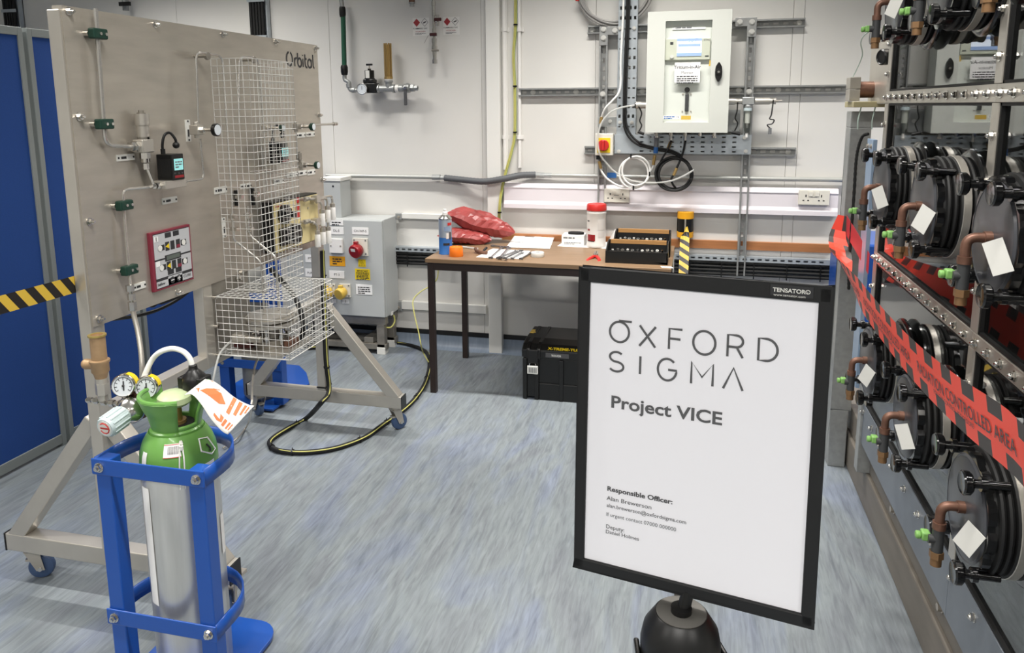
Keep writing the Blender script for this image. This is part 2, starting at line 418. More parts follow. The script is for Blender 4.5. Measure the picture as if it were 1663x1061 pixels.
# yellow green earth cables
t = thing('earth_cable', W(810, 398), 'yellow and green striped earth cable hanging down the wall beside the white column', 'cable')
pts = [W(838, -60, .02), W(838, 40, .022), W(835, 90, .022), W(837, 140, .022), W(837, 215, .022), W(832, 245, .024), W(821, 285, .03), W(814, 320, .06), W(812, 345, .06), W(811, 372, .03), W(810, 402, .02)]
m = MB(); m.tube(spline(pts), .0042); m.build('sheath', 'ygreen', t)
m = MB(); m.tube([p+V((.0035, -.001, 0)) for p in spline(pts)], .0022); m.build('green_stripe', 'ygreen2', t)
m = MB(); m.tube([p+V((-.0085, 0, 0)) for p in spline(pts)], .0036); m.build('second_core', 'ygreen', t)
for i in (1, 3, 4, 8): m = MB(); m.cyl(pts[i]-Z1*.004-X1*.003, pts[i]+Z1*.004-X1*.003, .012, n=10); m.build('cable_tie', 'black', t)
# ceiling lights
for i, (lx, ly, lw) in enumerate(LIGHTS):
    t = thing('ceiling_light', (lx, ly, CEIL), 'long slim recessed ceiling light panel in the white ceiling', 'light', 'ceiling light panels')
    m = MB(); m.box((lx-.8, ly-.09, CEIL-.03), (lx+.8, ly+.09, CEIL)); m.build('housing', 'white_paint', t, bevel=.004)
    m = MB(); m.box((lx-.76, ly-.05, CEIL-.034), (lx+.76, ly+.05, CEIL-.03)); m.build('diffuser', mat('lamp diffuser', '#fff6ea', .5, emit=1.2), t)

# ------------------------------------------------------------------ grey conduit with the flexible section
t = thing('grey_conduit', W(900, 293), 'grey steel conduit across the wall with a dark flexible length in the middle', 'conduit')
m = MB(); a = W(530, 285, .03); b = W(712, 288, .03); m.cyl(a, b, .0125); c = W(880, 285, .03); d = W(1400, 293, .03); m.cyl((c.x, c.y, d.z), d, .0125); m.build('pipe', 'conduit', t)
m = MB(); f = fillet([b, W(722, 289, .03)], 0); m.cyl(W(702, 288, .03), W(715, 288, .03), .0165, n=8, sm=False); m.cyl(W(715, 288.5, .03), W(724, 289, .03), .013)
m.cyl(W(869, 284, .03), W(884, 285, .03), .0165, n=8, sm=False); m.cyl(W(884, 285, .03), W(896, 285, .03), .0145); m.build('coupling', 'galv', t)
path = spline([W(722, 289, .03), W(750, 292, .035), W(785, 295, .07), W(815, 291, .075), W(845, 285, .045), W(870, 284, .03)], 12)
m = MB(); m.tube(path, [.0185+(.0012 if i % 2 else 0) for i in range(len(path))], 12); m.build('flexible_hose', 'flex', t)

# ------------------------------------------------------------------ sockets
def socket(x0, x1, y0, y1, d, label):
    t = thing('double_socket', W((x0+x1)/2, y1, d), label, 'socket')
    m = MB(); wbox(m, x0, x1, y0, y1, d, d+.022); m.build('plate', 'socket', t, bevel=.003)
    cx0, cx1 = wx(x0, y0, d+.022), wx(x1, y0, d+.022); Z0, Z1_ = wz(y1, (x0+x1)/2, d), wz(y0, (x0+x1)/2, d); ww = cx1-cx0; hh = Z1_-Z0; yf = YW-d-.022
    for s in (.25, .75):
        m = MB(); c = cx0+ww*s
        m.box((c-.003, yf-.0006, Z0+hh*.56), (c+.003, yf+.001, Z0+hh*.72))
        for q in (-.012, .012): m.box((c+q-.0045, yf-.0006, Z0+hh*.3), (c+q+.0045, yf+.001, Z0+hh*.38))
        m.build('pin_holes', 'ink', t)
    for s in (.4, .6):
        m = MB(); c = cx0+ww*s; m.box((c-ww*.07, yf-.004, Z0+hh*.62), (c+ww*.07, yf, Z0+hh*.92)); m.build('rocker_switch', 'socket', t, bevel=.001)
    m = MB(); m.box((cx0+ww*.4, yf-.0006, Z0+hh*.55), (cx0+ww*.6, yf, Z0+hh*.58)); m.build('indicator', 'gland', t)
socket(981, 1022, 307, 329, .045, 'double power socket behind the white cable coil, above the wipes canister')
socket(1297, 1347.5, 309, 333.5, .045, 'double power socket at the right end of the white trunking')

# ------------------------------------------------------------------ timber rail, cable tray with black cables
m = MB(); wbox(m, 806, 1350, 389.5, 403, 0, .022, 1120); tag(m.build('timber_rail', 'wood_rail', bevel=.002), 'brown timber rail fixed along the wall behind the table', 'rail')
def slotted(mb, o, u, v, L, w, holes, cols):
    """flat plate with rows of rectangular holes; holes = cuts along u, cols = cuts across v"""
    us = sorted({0, L, *[x for h in holes for x in h]}); vs = sorted({0, w, *[x for c in cols for x in c]})
    o, u, v = V(o), V(u), V(v)
    for i in range(len(us)-1):
        for j in range(len(vs)-1):
            um, vm = (us[i]+us[i+1])/2, (vs[j]+vs[j+1])/2
            if any(a < um < b for a, b in holes) and any(a < vm < b for a, b in cols): continue
            mb.quad(o+u*us[i]+v*vs[j], o+u*us[i+1]+v*vs[j], o+u*us[i+1]+v*vs[j+1], o+u*us[i]+v*vs[j+1])
for k, (x0, x1, xm, yt) in enumerate([(640, 724, 690, 403), (1095, 1362, 1230, 418.5)]):
    zt = wz(yt, xm, .05); xa, xb = wx(x0, yt, .05), wx(x1, yt, .05)
    t = thing('cable_tray', ((xa+xb)/2, YW, zt-.1), ['grey slotted cable tray between the grey cabinet and the table', 'grey slotted cable tray on the wall right of the table'][k], 'cable tray')
    m = MB(); h = [(x, x+.022) for x in [.012+.04*i for i in range(int((xb-xa-.03)/.04))]]
    slotted(m, (xa, YW-.05, zt-.028), X1, Z1, xb-xa, .028, h, [(.01, .02)])
    slotted(m, (xa, YW-.05, zt), X1, Y1, xb-xa, .05, [], []); slotted(m, (xa, YW-.003, zt-.11), X1, Z1, xb-xa, .11, [], [])
    m.build('tray', 'tray', t, solid=.0016)
    for j in range(4):
        c = tag((lambda q: (q.tube([(xa+(xb-xa)*i/6, YW-.035-.003*math.sin(i*2+j), zt-.04-j*.021+.001*math.sin(i*1.7+j)) for i in range(7)], .0098, 8), q)[1])(MB()).build('black_cable', 'black_soft'),
                ['uppermost', 'second from top', 'third from top', 'lowest'][j]+' of four black cables under the slotted tray '+['left of the table' if k == 0 else 'right of the table'][0], 'cable', 'black cables under the trays')
    for i in range(2 if k == 0 else 5):
        m = MB(); xq = xa+(xb-xa)*(.25+.5*i if k == 0 else .1+.2*i); m.box((xq-.003, YW-.048, zt-.116), (xq+.003, YW-.046, zt-.028)); m.box((xq-.003, YW-.052, zt-.122), (xq+.003, YW-.046, zt-.112)); m.build('cable_tie', 'black', t)

# ------------------------------------------------------------------ channel steel framing round the meter cabinet
def channel(t, p, q, wd, d0, d1, face=(0, -1, 0), slot=.05):
    """lipped channel from p to q (points on the wall), open side to the room, slotted web at d0"""
    p, q = V(p), V(q); d = (q-p).normalized(); L = (q-p).length; s = d.cross(V((0, -1, 0))).normalized()
    o = V((p.x, YW-d0-.002, p.z))-s*wd/2
    m = MB(); slotted(m, o, d, s, L, wd, [(x, x+slot*.55) for x in [slot*.3+slot*i for i in range(int(L/slot))]], [(wd*.36, wd*.64)])
    for e in (0, wd): slotted(m, o+s*e, d, V((0, -1, 0)), L, d1-d0, [], [])
    for e in (0, wd-.008): slotted(m, o+s*e+V((0, -(d1-d0), 0)), d, s, L, .008, [], [])
    return m.build('channel', 'rail', t, solid=.0022)
def bolt_on(t, p, r=.0115): m = MB(); hexbolt(m, p, (0, -1, 0), r, .008); return m.build('bolt', 'zinc', t)
def lev(xm, y, d=0.): return wz(y, xm, d)
H = [  # (x0, x1, y at xm, xm, label, bolts)
    (842, 1378, 147.5, 1100, 'long slotted steel channel running across the wall behind the meter cabinet', [865, 935, 1000, 1043, 1200, 1264]),
    (954, 1056, 47, 1005, 'short slotted steel channel at upper left of the meter cabinet', [961]),
    (1188, 1308, 38, 1250, 'short slotted steel channel at upper right of the meter cabinet', [1298]),
    (949, 1293, 245.5, 1120, 'bottom slotted steel channel under the meter cabinet', [1280])]
for x0, x1, y, xm, lab, bl in H:
    z = lev(xm, y, .03); a, b = wx(x0, y, .03), wx(x1, y, .03)
    t = thing('steel_channel', ((a+b)/2, YW, z), lab, 'channel', 'slotted steel channels round the meter cabinet')
    channel(t, (a, 0, z), (b, 0, z), .045, 0, .028)
    for x in bl: bolt_on(t, (wx(x, y, .02), YW-.006, z))
Vv = [(979.5, 45, 620, .03, 'vertical slotted steel channel left of the meter cabinet', [(979, 48), (979.5, 62), (978, 153)]),
      (1216, 30, 620, .03, 'vertical slotted steel channel right of the meter cabinet', [(1222, 36), (1221, 52), (1216, 149)])]
for xp, y0, y1, d, lab, bl in Vv:
    a = wx(xp, 150, .05); t = thing('steel_channel', (a, YW, wz(448, xp)), lab, 'channel', 'slotted steel channels round the meter cabinet')
    channel(t, (a, 0, wz(448, xp, .05)), (a, 0, wz(y0, xp, .05)), .045, .03, .06)
    for x, y in bl:
        z = wz(y, x, .06); bolt_on(t, (a, YW-.066, z))
    # corner bracket
    z1 = wz(y0, xp, .06); s = 1 if xp < 1000 else -1
    m = MB(); m.prism([(a-.024*s, YW-.06, z1+.005), (a+.085*s, YW-.06, z1+.005), (a+.085*s, YW-.06, z1-.04), (a+.024*s, YW-.06, z1-.04), (a+.024*s, YW-.06, z1-.095), (a-.024*s, YW-.06, z1-.095)], (0, -.005, 0))
    m.build('corner_bracket', 'rail', t, bevel=.001); bolt_on(t, (a+.062*s, YW-.066, z1-.018))
# perforated zinc trays
xa, xb = wx(1003, 120, .08), wx(1033.5, 120, .08); t = thing('perforated_tray', ((xa+xb)/2, YW-.06, wz(246, 1018)), 'upright perforated zinc tray carrying cables, left of the meter cabinet', 'cable tray')
z0, z1 = wz(247, 1018, .08), CEIL-.05; L = z1-z0; wd = xb-xa
m = MB(); slotted(m, (xa, YW-.075, z0), Z1, X1, L, wd, [(.03+.053*i, .03+.053*i+(.008 if i % 5 < 3 else .018)) for i in range(int(L/.053)-1)], [(wd*f-.0065, wd*f+.0065) for f in (.13, .37, .62, .87)])
for e in (xa, xb): slotted(m, (e, YW-.08, z0), Z1, Y1, L, .075, [], [])  # side flanges deepened towards the wall to shade the slots
m.build('plate', 'tray', t, solid=.0015)
for x, y in ((1007, 46), (1030, 46), (1007, 199), (1026, 199)): bolt_on(t, W(x, y, .077), .008)
xa, xb = wx(998, 235, .08), wx(1220, 235, .08); z0, z1 = wz(250, 1110, .08), wz(219, 1110, .08)
t = thing('perforated_tray', ((xa+xb)/2, YW-.06, z0), 'level perforated zinc tray directly under the meter cabinet', 'cable tray')
L = xb-xa; wd = z1-z0
m = MB(); slotted(m, (xa, YW-.08, z0), X1, Z1, L, wd, [(.14+.055*i, .14+.055*i+(.02 if i % 3 != 1 else .008)) for i in range(int((L-.16)/.055))], [(wd*f-.004, wd*f+.004) for f in (.13, .37, .62, .87)])
for e in (z0, z1): slotted(m, (xa, YW-.08, e), X1, Y1, L, .075, [], [])  # flanges run deep here too, added depth that keeps the slots dark
m.build('plate', 'tray', t, solid=.0015)
for x, y in ((1005, 246), (1209, 224), (1211, 246)): bolt_on(t, W(x, y, .082), .008)
for k, (x0, x1) in enumerate([(971, 1001), (1180, 1202)]):
    t = thing('bracket_plate', W((x0+x1)/2, 206, .06), ['grey bracket plate above the red switch', 'grey bracket plate behind the small filter bowl'][k], 'bracket')
    m = MB(); wbox(m, x0, x1, 178+12*(1-k), 206+8*k, .06, .066); m.build('plate', 'galv', t, bevel=.001)
    bolt_on(t, W(x0+ (20 if k == 0 else 14), 197, .067), .008)

# ------------------------------------------------------------------ meter cabinet
DC = .21; CF = YW-DC
cx0, cx1 = aty(1050, 118, CF).x, aty(1185.5, 118, CF).x; cz1, cz0 = aty(1120, 17, CF).z, aty(1113, 215.5, CF).z
cab = thing('meter_cabinet', ((cx0+cx1)/2, YW-.085, cz0), 'white wall cabinet with a glazed door showing a lit meter screen', 'cabinet')
def cpt(x, y, d=0): return aty(x, y, CF+d)
wx0, wx1 = cpt(1079, 118).x, cpt(1154, 118).x; wz1, wz0 = cpt(1120, 33).z, cpt(1113, 199).z
m = MB()
for a, b in (((cx0, CF+.03, cz0), (cx0+.004, YW-.08, cz1)), ((cx1-.004, CF+.03, cz0), (cx1, YW-.08, cz1)), ((cx0, CF+.03, cz0), (cx1, YW-.08, cz0+.004)), ((cx0, CF+.03, cz1-.004), (cx1, YW-.08, cz1)), ((cx0, YW-.086, cz0), (cx1, YW-.08, cz1))): m.box(a, b)
m.build('body', 'cab', cab)
dr = MB()
for a, b in (((cx0, cz0), (wx0, cz1)), ((wx1, cz0), (cx1, cz1)), ((wx0, cz0), (wx1, wz0)), ((wx0, wz1), (wx1, cz1))): dr.box((a[0], CF, a[1]), (b[0], CF+.03, b[1]))
door = dr.build('door', 'cab', cab)
m = MB(); m.quad((wx0, CF+.003, wz0), (wx1, CF+.003, wz0), (wx1, CF+.003, wz1), (wx0, CF+.003, wz1)); m.build('glass', 'glass', door)
lx, lz = cpt(1167, 117).x, cpt(1167, 117).z
m = MB(); m.prism([(lx+.018*math.cos(a)*(1 if abs(math.sin(a)) < .7 else .8), CF, lz+.05*math.sin(a)) for a in [2*PI*i/20 for i in range(20)]], (0, -.014, 0)); m.cyl((lx, CF-.014, lz), (lx, CF-.018, lz), .016, n=16); m.build('lock_handle', 'black', door, bevel=.002)
m = MB(); m.cyl((lx, CF-.018, lz), (lx, CF-.0195, lz), .0065); m.build('key_barrel', 'chrome', door)
ip = .004   # meter face plate just behind the glass
m = MB(); m.box((wx0, CF+.026, wz0), (wx1, CF+.029, wz1)); bp = m.build('back_plate', 'cab_in', cab)
p0, p1 = cpt(1085, 98, ip), cpt(1154, 61, ip)
m = MB(); m.box((wx0, CF+ip+.006, p0.z), (p1.x, CF+ip+.021, p1.z)); pl = m.build('meter_plate', 'scrn_plate', cab, bevel=.003)
yf = CF+ip+.006
s0, s1 = cpt(1099, 91.5, ip), cpt(1140, 62, ip)
m = MB(); m.box((s0.x, yf-.002, s0.z), (s1.x, yf, s1.z)); m.build('screen', 'screen', pl)
m = MB(); m.box((s0.x, yf-.003, s0.z), (s1.x, yf-.002, s0.z+.017)); m.box((s0.x, yf-.003, s1.z-.012), (s1.x, yf-.002, s1.z)); m.box((s0.x+.006, yf-.003, s0.z+.05), (s1.x-.006, yf-.002, s0.z+.062)); m.build('screen_bars', 'screen_bar', pl)
text('36.7', (s0.x+.055, yf-.0035, s0.z+.072), X1, Z1, .028, 'screen_bar', pl)
m = MB()
for x, y in ((1091, 92), ): m.cyl(cpt(x, y, ip)+Y1*.006, cpt(x, y, ip)-Y1*.003, .010)
m.build('push_button', 'cab', pl)
m = MB(); a = cpt(1145, 91, ip); m.box((a.x, yf-.001, a.z-.003), (a.x+.018, yf, a.z+.003)); a = cpt(1089, 70, ip); m.box((a.x-.002, yf-.001, a.z-.008), (a.x+.014, yf, a.z+.006)); m.build('port_marks', 'dgrey', pl)
text('ETher', (cpt(1143, 65, ip).x, yf-.001, cpt(1143, 66, ip).z), X1, Z1, .014, 'gland', pl)
m = MB(); a, b = cpt(1092, 48, ip), cpt(1146, 43, ip); m.box((a.x, CF+.022, a.z), (b.x, CF+.026, b.z)); lab = m.build('rating_strip', 'paper', cab)
m = MB(); scribble(m, (a.x+.02, CF+.0215, a.z+.006), X1, Z1, b.x-a.x-.03, .008, 1); m.build('print', 'gland', lab)
text('CE', (a.x+.004, CF+.0215, a.z+.005), X1, Z1, .014, 'gland', lab)
a, b = cpt(1095, 134.5), cpt(1137.5, 101)
m = MB(); m.box((a.x, CF-.0012, a.z), (b.x, CF-.0002, b.z)); nt_ = m.build('notice', 'paper', door)
text('Tritium-in-Air', ((a.x+b.x)/2, CF-.0016, b.z-.032), X1, Z1, .024, 'ink', nt_, align='CENTER', bold=.0004)
text('Monitor', ((a.x+b.x)/2, CF-.0016, b.z-.058), X1, Z1, .019, 'ink_grey', nt_, align='CENTER')
m = MB(); scribble(m, (a.x+.012, CF-.0016, b.z-.075), X1, Z1, b.x-a.x-.024, .0055, 4, 2.0); m.build('print', 'ink', nt_)
q0, q1 = cpt(1112, 181, .026), cpt(1119, 153, .026)
m = MB(); m.box((q0.x, CF+.016, q0.z), (q1.x, CF+.026, q1.z)); fm = m.build('flow_meter', 'dgrey', cab, bevel=.002)
a = cpt(1116, 146, .026); m = MB(); m.cyl(a, a-Y1*.014, .014); m.build('flow_knob', 'black', cab)
m = MB()
for x, y in ((1109, 153), (1122, 153), (1108, 181), (1122, 181)): hexbolt(m, cpt(x, y, .026), (0, -1, 0), .003, .004)
m.build('screws', 'steel', cab)
a, b = cpt(1077, 193, .0), cpt(1104, 188, .0); z = (a.z+b.z)/2
m = MB(); m.box((a.x, CF-.001, a.z), (b.x, CF, b.z)); k_ = m.build('maker_label', 'paper', door)
m = MB(); scribble(m, (a.x+.004, CF-.0014, b.z-.008), X1, Z1, (b.x-a.x)*.65, .0045, 2); m.build('print', 'blue_tape', k_); text('12', (b.x-.018, CF-.0014, a.z+.004), X1, Z1, .013, 'ink', k_)
a, b = cpt(1106, 194.5, .0), cpt(1122, 188, .0); m = MB(); m.box((a.x, CF-.001, a.z), (b.x, CF, b.z)); m.build('calibration_label', 'yellow', door)
a = cpt(1151, 107); m = MB(); m.prism([a, a+V((.008, 0, -.002)), a+V((.009, 0, .026)), a+V((.003, 0, .03))], (0, -.0008, 0)); m.build('yellow_sticker', 'yellow', door)
for i, (x, k) in enumerate([(1066, 'glands'), (1090, ''), (1113, ''), (1137, ''), (1160, '')]):
    a = cpt(x, 215, .08); m = MB(); m.cyl((a.x, a.y, cz0), (a.x, a.y, cz0-.02), .011, n=8, sm=False)
    if i in (1, 2): m.cyl((a.x, a.y, cz0-.02), (a.x, a.y, cz0-.045), .008)
    if i in (0, 4): m.cyl((a.x, a.y, cz0-.02), (a.x, a.y, cz0-.03), .014)
    m.build('cable_gland', 'chrome', cab)

# ------------------------------------------------------------------ air fittings either side of the cabinet
t = thing('air_coupling', W(1040, 172, .12), 'metal air coupling with a black cap on a cord, left of the meter cabinet', 'coupling')
y0 = .14; a = W(1051, 171, y0); m = MB(); m.cyl(a, W(1042, 171, y0), .018); m.cyl(W(1042, 171, y0), W(1033, 171, y0), .02); m.build('body', 'steel_frame', t); m = MB(); m.cyl(W(1034, 171, y0), W(1031, 171, y0), .017); m.build('collar', 'black', t)
cord = [W(1037, 173, y0+.02), W(1042, 184, y0), W(1039, 196, y0), W(1042, 204, y0), W(1038, 213, y0)]
m = MB(); m.tube(spline(cord, 6), .0038, 6); m.build('cord', 'black', t); m = MB(); m.cyl(W(1036, 214, y0), W(1046, 218, y0), .008, n=10); m.build('dust_cap', 'black', t)
t = thing('air_filter', W(1212, 222, .1), 'air filter with a clear bowl and couplings, right of the meter cabinet', 'filter')
zc = wz(164.5, 1215, .12); y = YW-.12
def P(x): return V((aty(x, 164, y).x, y, zc))
m = MB(); m.cyl(P(1180), P(1194), .018); m.cyl(P(1194), P(1207), .014); m.cyl(P(1226), P(1250), .0185); m.cyl(P(1250), P(1256), .014); m.cyl(P(1256), P(1260), .017); m.cyl(P(1260), P(1270), .005); m.build('coupling', 'steel_frame', t)
c = P(1214); m = MB(); m.box(c+V((-.028, -.02, -.018)), c+V((.034, .02, .022))); m.cyl(c+V((.003, 0, -.018)), c+V((.003, 0, -.034)), .021); m.build('head', 'galv', t, bevel=.004)
m = MB(); m.cyl(c+V((.003, 0, -.034)), c+V((.003, 0, -.05)), .0215); m.build('ring', 'vis', t)
m = MB(); m.lathe(c+V((.003, 0, -.05)), (0, 0, -1), [(.0195, 0), (.0195, .08), (.016, .105), (.007, .118), (0, .118)], 16); m.build('bowl', 'clear', t)
m = MB(); m.cyl(c+V((.003, 0, -.052)), c+V((.003, 0, -.115)), .013); m.build('filter_core', 'tagw', t); m = MB(); m.cyl(c+V((.003, 0, -.168)), c+V((.003, 0, -.19)), .007); m.build('drain', 'white_plastic', t)
for k, (cd, e0, e1) in enumerate([([(1198, 166), (1197, 180), (1194, 192), (1198, 201), (1193, 213)], (1188, 215), (1202, 218)), ([(1256, 162), (1253, 185), (1250, 193), (1257, 195), (1254, 201), (1246, 203), (1251, 209)], (1250.5, 208), (1250, 218))]):
    m = MB(); m.tube(spline([V((aty(x, yy, y-.015).x, y-.015, aty(x, yy, y-.015).z)) for x, yy in cd], 6), .0038, 6); m.build('cord', 'black', t)
    m = MB(); m.cyl(aty(*e0, y-.015), aty(*e1, y-.015), .009, n=10); m.build('dust_cap', ['black', 'gland'][k], t)
# isolator switch
d = .075; t = thing('isolator_switch', W(980, 250, d), 'red and yellow rotary isolator switch on a grey box', 'switch')
m = MB(); wbox(m, 966.5, 995.5, 217, 252.5, d, d+.05); m.build('box', 'socket', t, bevel=.004)
m = MB(); wbox(m, 970, 991, 224, 248, d+.05, d+.053); m.build('yellow_plate', 'yellow_lab', t)
c = W(980, 236, d+.053); m = MB(); m.cyl(c, c-Y1*.014, .0315, n=24); m.build('dial', 'red', t, bevel=.003); m = MB(); m.box(c+V((-.007, -.03, -.027)), c+V((.007, -.014, .027))); m.build('grip', 'red', t, bevel=.003)
m = MB(); m.cyl(W(971, 252, d+.02), W(971, 259, d+.02), .010); m.build('gland', 'black', t)

# ------------------------------------------------------------------ cables and coils round the cabinet
def cable(name, pts, r, m_, label, cat='cable', n=8, extra=()):
    t = thing(name, pts[-1], label, cat); m = MB(); m.tube(spline(pts, n), r, 8); m.build('sheath', m_, t)
    for nm, a, b, rr, mm in extra: q = MB(); q.cyl(a, b, rr, n=10); q.build(nm, mm, t)
    return t
dd = .1
cable('white_cable', [W(1014, -60, dd), W(1012, 20, dd), W(1010, 60, dd), W(1008, 100, dd), W(1008, 135, dd), W(1004, 152, dd+.01), W(994, 164, dd+.02), W(983, 176, dd+.02), W(977, 190, dd)], .0058, 'white_hose', 'white cable down the upright tray curving left to the red switch',
      extra=[('connector', W(977, 190, dd), W(975, 201, dd), .009, 'brass')])
for k in (0, 1):
    o_ = 3.2*k
    cable('black_cable', [W(1020+o_, -60, dd), W(1018+o_, 30, dd), W(1016+o_, 80, dd), W(1014+o_, 130, dd), W(1013+o_, 180, dd), W(1014+o_*.9, 205-o_, dd), W(1021+o_, 222-o_, dd), W(1036+o_, 235-o_*.8, dd), W(1060, 242-o_*.8, dd), W(1090, 248-o_, dd), W(1108, 257-o_, dd+.01)], .0062, 'black_soft',
          ['left of two black cables curving from the upright tray under the cabinet', 'right of two black cables curving from the upright tray under the cabinet'][k])
cable('clear_hose', [W(1033, 171, .14), W(1012, 174, .14), W(992, 182, .14), W(978, 198, .14), W(972, 215, .145), W(971, 232, .145), W(974, 250, .145), W(984, 264, .12), W(1000, 280, .11), W(1025, 293, .1), W(1055, 297, .12), W(1085, 295, .14), W(1108, 287, .15), W(1127, 276, .15)], .005, 'clear_hose', 'translucent hose looping from the left coupling down past the coils', 'hose')
def coil(cx, cy, rx, ry, d, r, n, m_, label, name, seed, drift=1.):
    t = thing(name, W(cx, cy+ry, d), label, 'cable coil'); R = random.Random(seed)
    c = W(cx, cy, d); ax = abs(W(cx+rx, cy, d).x-c.x); az = abs(W(cx, cy+ry, d).z-c.z)
    pts = []
    for k in range(n):
        ox, oz, s = R.uniform(-1, 1)*r*1.6*drift, R.uniform(-1, 1)*r*1.6*drift, 1-R.uniform(0, .1)*drift
        for i in range(20):
            a = 2*PI*i/20; pts.append(c+V((ox+ax*s*math.cos(a), -r*1.2*(k % 3), oz+az*s*math.sin(a))))
    m = MB(); m.tube(spline(pts, 3), r, 8); m.build('loops', m_, t)
    return t, c, ax, az
t, c, ax, az = coil(1031, 279, 24.5, 25.5, .1, .0055, 3, 'white_hose', 'white hose coil hanging beside the black coil under the cabinet', 'hose_coil', 4)
m = MB(); m.tube(spline([W(975, 270, .1), W(978, 280, .1), W(988, 292, .1), W(1005, 302, .1), W(1020, 304.5, .1), W(1034, 304, .1)], 8), .0055); m.tube(spline([W(1054, 285, .1), W(1058, 276, .105), W(1062, 268, .105)], 6), .0055); m.build('tail', 'white_hose', t)
m = MB(); m.cyl(W(973, 262, .1), W(976, 274, .1), .009, n=10); m.cyl(W(1063.5, 252, .105), W(1061, 268, .105), .009, n=10); m.build('connector', 'brass', t)
m = MB(); m.cyl(W(1066, 223, .105), W(1065.5, 239, .105), .012); m.build('gland_box', 'gland', t); m = MB(); m.cyl(W(1065.5, 239, .105), W(1064.5, 249, .105), .0125); m.build('blue_collar', 'blue_tape', t)
for x, y in ((1025, 253), (1055, 282), (1029, 305)): m = MB(); a = W(x, y, .1); m.box(a+V((-.004, -.02, -.012)), a+V((.004, .01, .012))); m.build('cable_tie', 'black', t)
t, c, ax, az = coil(1095, 281, 29, 27, .11, .0062, 6, 'black_soft', 'black cable coil hanging under the meter cabinet', 'cable_coil', 9)
m = MB(); m.tube(spline([W(1113, 228, .1), W(1110, 245, .12), W(1104, 262, .13), W(1099, 273, .13)], 6), .006); m.tube(spline([W(1093, 285, .13), W(1090, 292, .13), W(1093, 300, .13), W(1097, 305, .12)], 6), .006); m.tube(spline([W(1090, 228, .1), W(1088, 234, .11), W(1083, 245, .12), W(1073, 262, .12), W(1068, 276, .12)], 6), .005); m.build('tail', 'black_soft', t)
m = MB(); m.cyl(W(1099, 273, .13), W(1094, 285, .13), .009, n=10); m.cyl(W(1089, 231, .1), W(1085, 241, .11), .009, n=10); m.build('connector', 'brass', t)
t, c, ax, az = coil(1000, -14, 61, 55, .04, .0065, 9, 'grey_cable', 'large grey cable coil at the top of the wall behind the upright tray', 'cable_coil', 12)
m = MB(); a = W(938, -2, .05); m.cyl(a, a-Z1*.012, .012); m.build('red_end', 'red', t)
m = MB(); wbox(m, 986, 1001, 280.5, 289, .043, .045); tag(m.build('blue_tape', 'blue_tape', org=W(994, 289, .043)), 'patch of blue tape on the grey conduit beside the white coil', 'tape')

# ------------------------------------------------------------------ gas regulator line (green pipe)
d = .07; t = thing('gas_regulator_line', W(620, 178, d), 'green pipe on the back wall feeding a regulator, gauge and brass relief valve', 'regulator')
m = MB(); m.cyl(W(557, 18, d), W(559.5, 118, d), .0145); m.build('green_pipe', 'green_pipe', t)
m = MB(); m.lathe(W(559, 106, d), W(559.5, 122, d)-W(559, 106, d), [(0, 0), (.0175, 0), (.0215, .012), (.0215, .04), (.0175, .058), (0, .058)]); m.build('black_coupling', 'black', t); m = MB(); m.lathe(W(556, 11, d), W(556.5, 28, d)-W(556, 11, d), [(0, 0), (.0165, 0), (.0195, .012), (.0195, .045), (.016, .06), (0, .06)]); m.build('black_coupling', 'black', t)
m = MB(); m.cyl(W(553.5, -5, d), W(556, 12, d), .013); m.build('upper_nipple', 'galv', t)
m = MB(); m.tube(spline([W(559.5, 121, d), W(560, 129, d), W(564, 132, d), W(567, 135, d), W(567, 141, d), W(571, 147, d), W(583, 146, d)], 6), .0125, 12); m.cyl(W(566, 136, d), W(567, 142, d), .0165, n=12); m.cyl(W(572, 146.5, d), W(577, 146.5, d), .0165); m.build('elbow', 'galv', t)
c = W(601, 143, d); m = MB(); m.box(c+V((-.045, -.03, -.03)), c+V((.05, .03, .028))); m.box(c+V((-.032, -.03, .028)), c+V((.034, .03, .052))); m.build('regulator_body', 'black', t, bevel=.005)
c = W(600.5, 131, d); m = MB(); m.lathe(c, (0, 0, 1), [(0, 0), (.032, 0), (.032, .012), (.028, .016), (.028, .06), (0, .06)], 18); bn = m.build('bonnet', 'black', t)
m = MB(); m.box(c+V((-.012, -.031, .014)), c+V((.012, -.028, .058))); m.build('bonnet_label', 'tagw', t)
m = MB(); m.cyl(c+Z1*.06, c+Z1*.07, .01); m.build('collar', 'black', t); m = MB(); m.cyl(c+Z1*.07, c+Z1*.09, .004); m.build('spindle', 'steel', t); m = MB(); m.box(c+V((-.02, -.006, .088)), c+V((.02, .006, .1))); m.build('tee_handle', 'black', t, bevel=.003)
c = W(589.5, 144.5, d+.035); m = MB(); m.lathe(c, (0, -1, 0), [(0, 0), (.034, 0), (.034, .016), (.031, .018), (.031, .014), (0, .014)], 24); m.build('gauge_case', 'chrome', t)
m = MB(); m.cyl(c-Y1*.0142, c-Y1*.015, .031, n=24); gf = m.build('gauge_face', 'gauge_face', t)
m = MB(); m.box(c+V((-.001, -.0165, -.006)), c+V((.001, -.0155, .016)))
for i in range(11):
    a = math.radians(220-26*i); m.obox(c+V((.025*math.cos(a), -.0157, .025*math.sin(a))), (math.cos(a), 0, math.sin(a)), Y1, (-math.sin(a), 0, math.cos(a)), .0025, .0003, .0006)
m.build('needle', 'ink', gf)
m = MB(); a, b = W(607, 144.5, d), W(646, 144, d); m.cyl(W(608, 144.5, d), W(614, 144.5, d), .01); m.lathe(W(614, 144.3, d), b-a, [(0, 0), (.025, 0), (.025, .01), (.0195, .012), (.0195, .093), (.025, .095), (.025, .107), (0, .107)], 16)
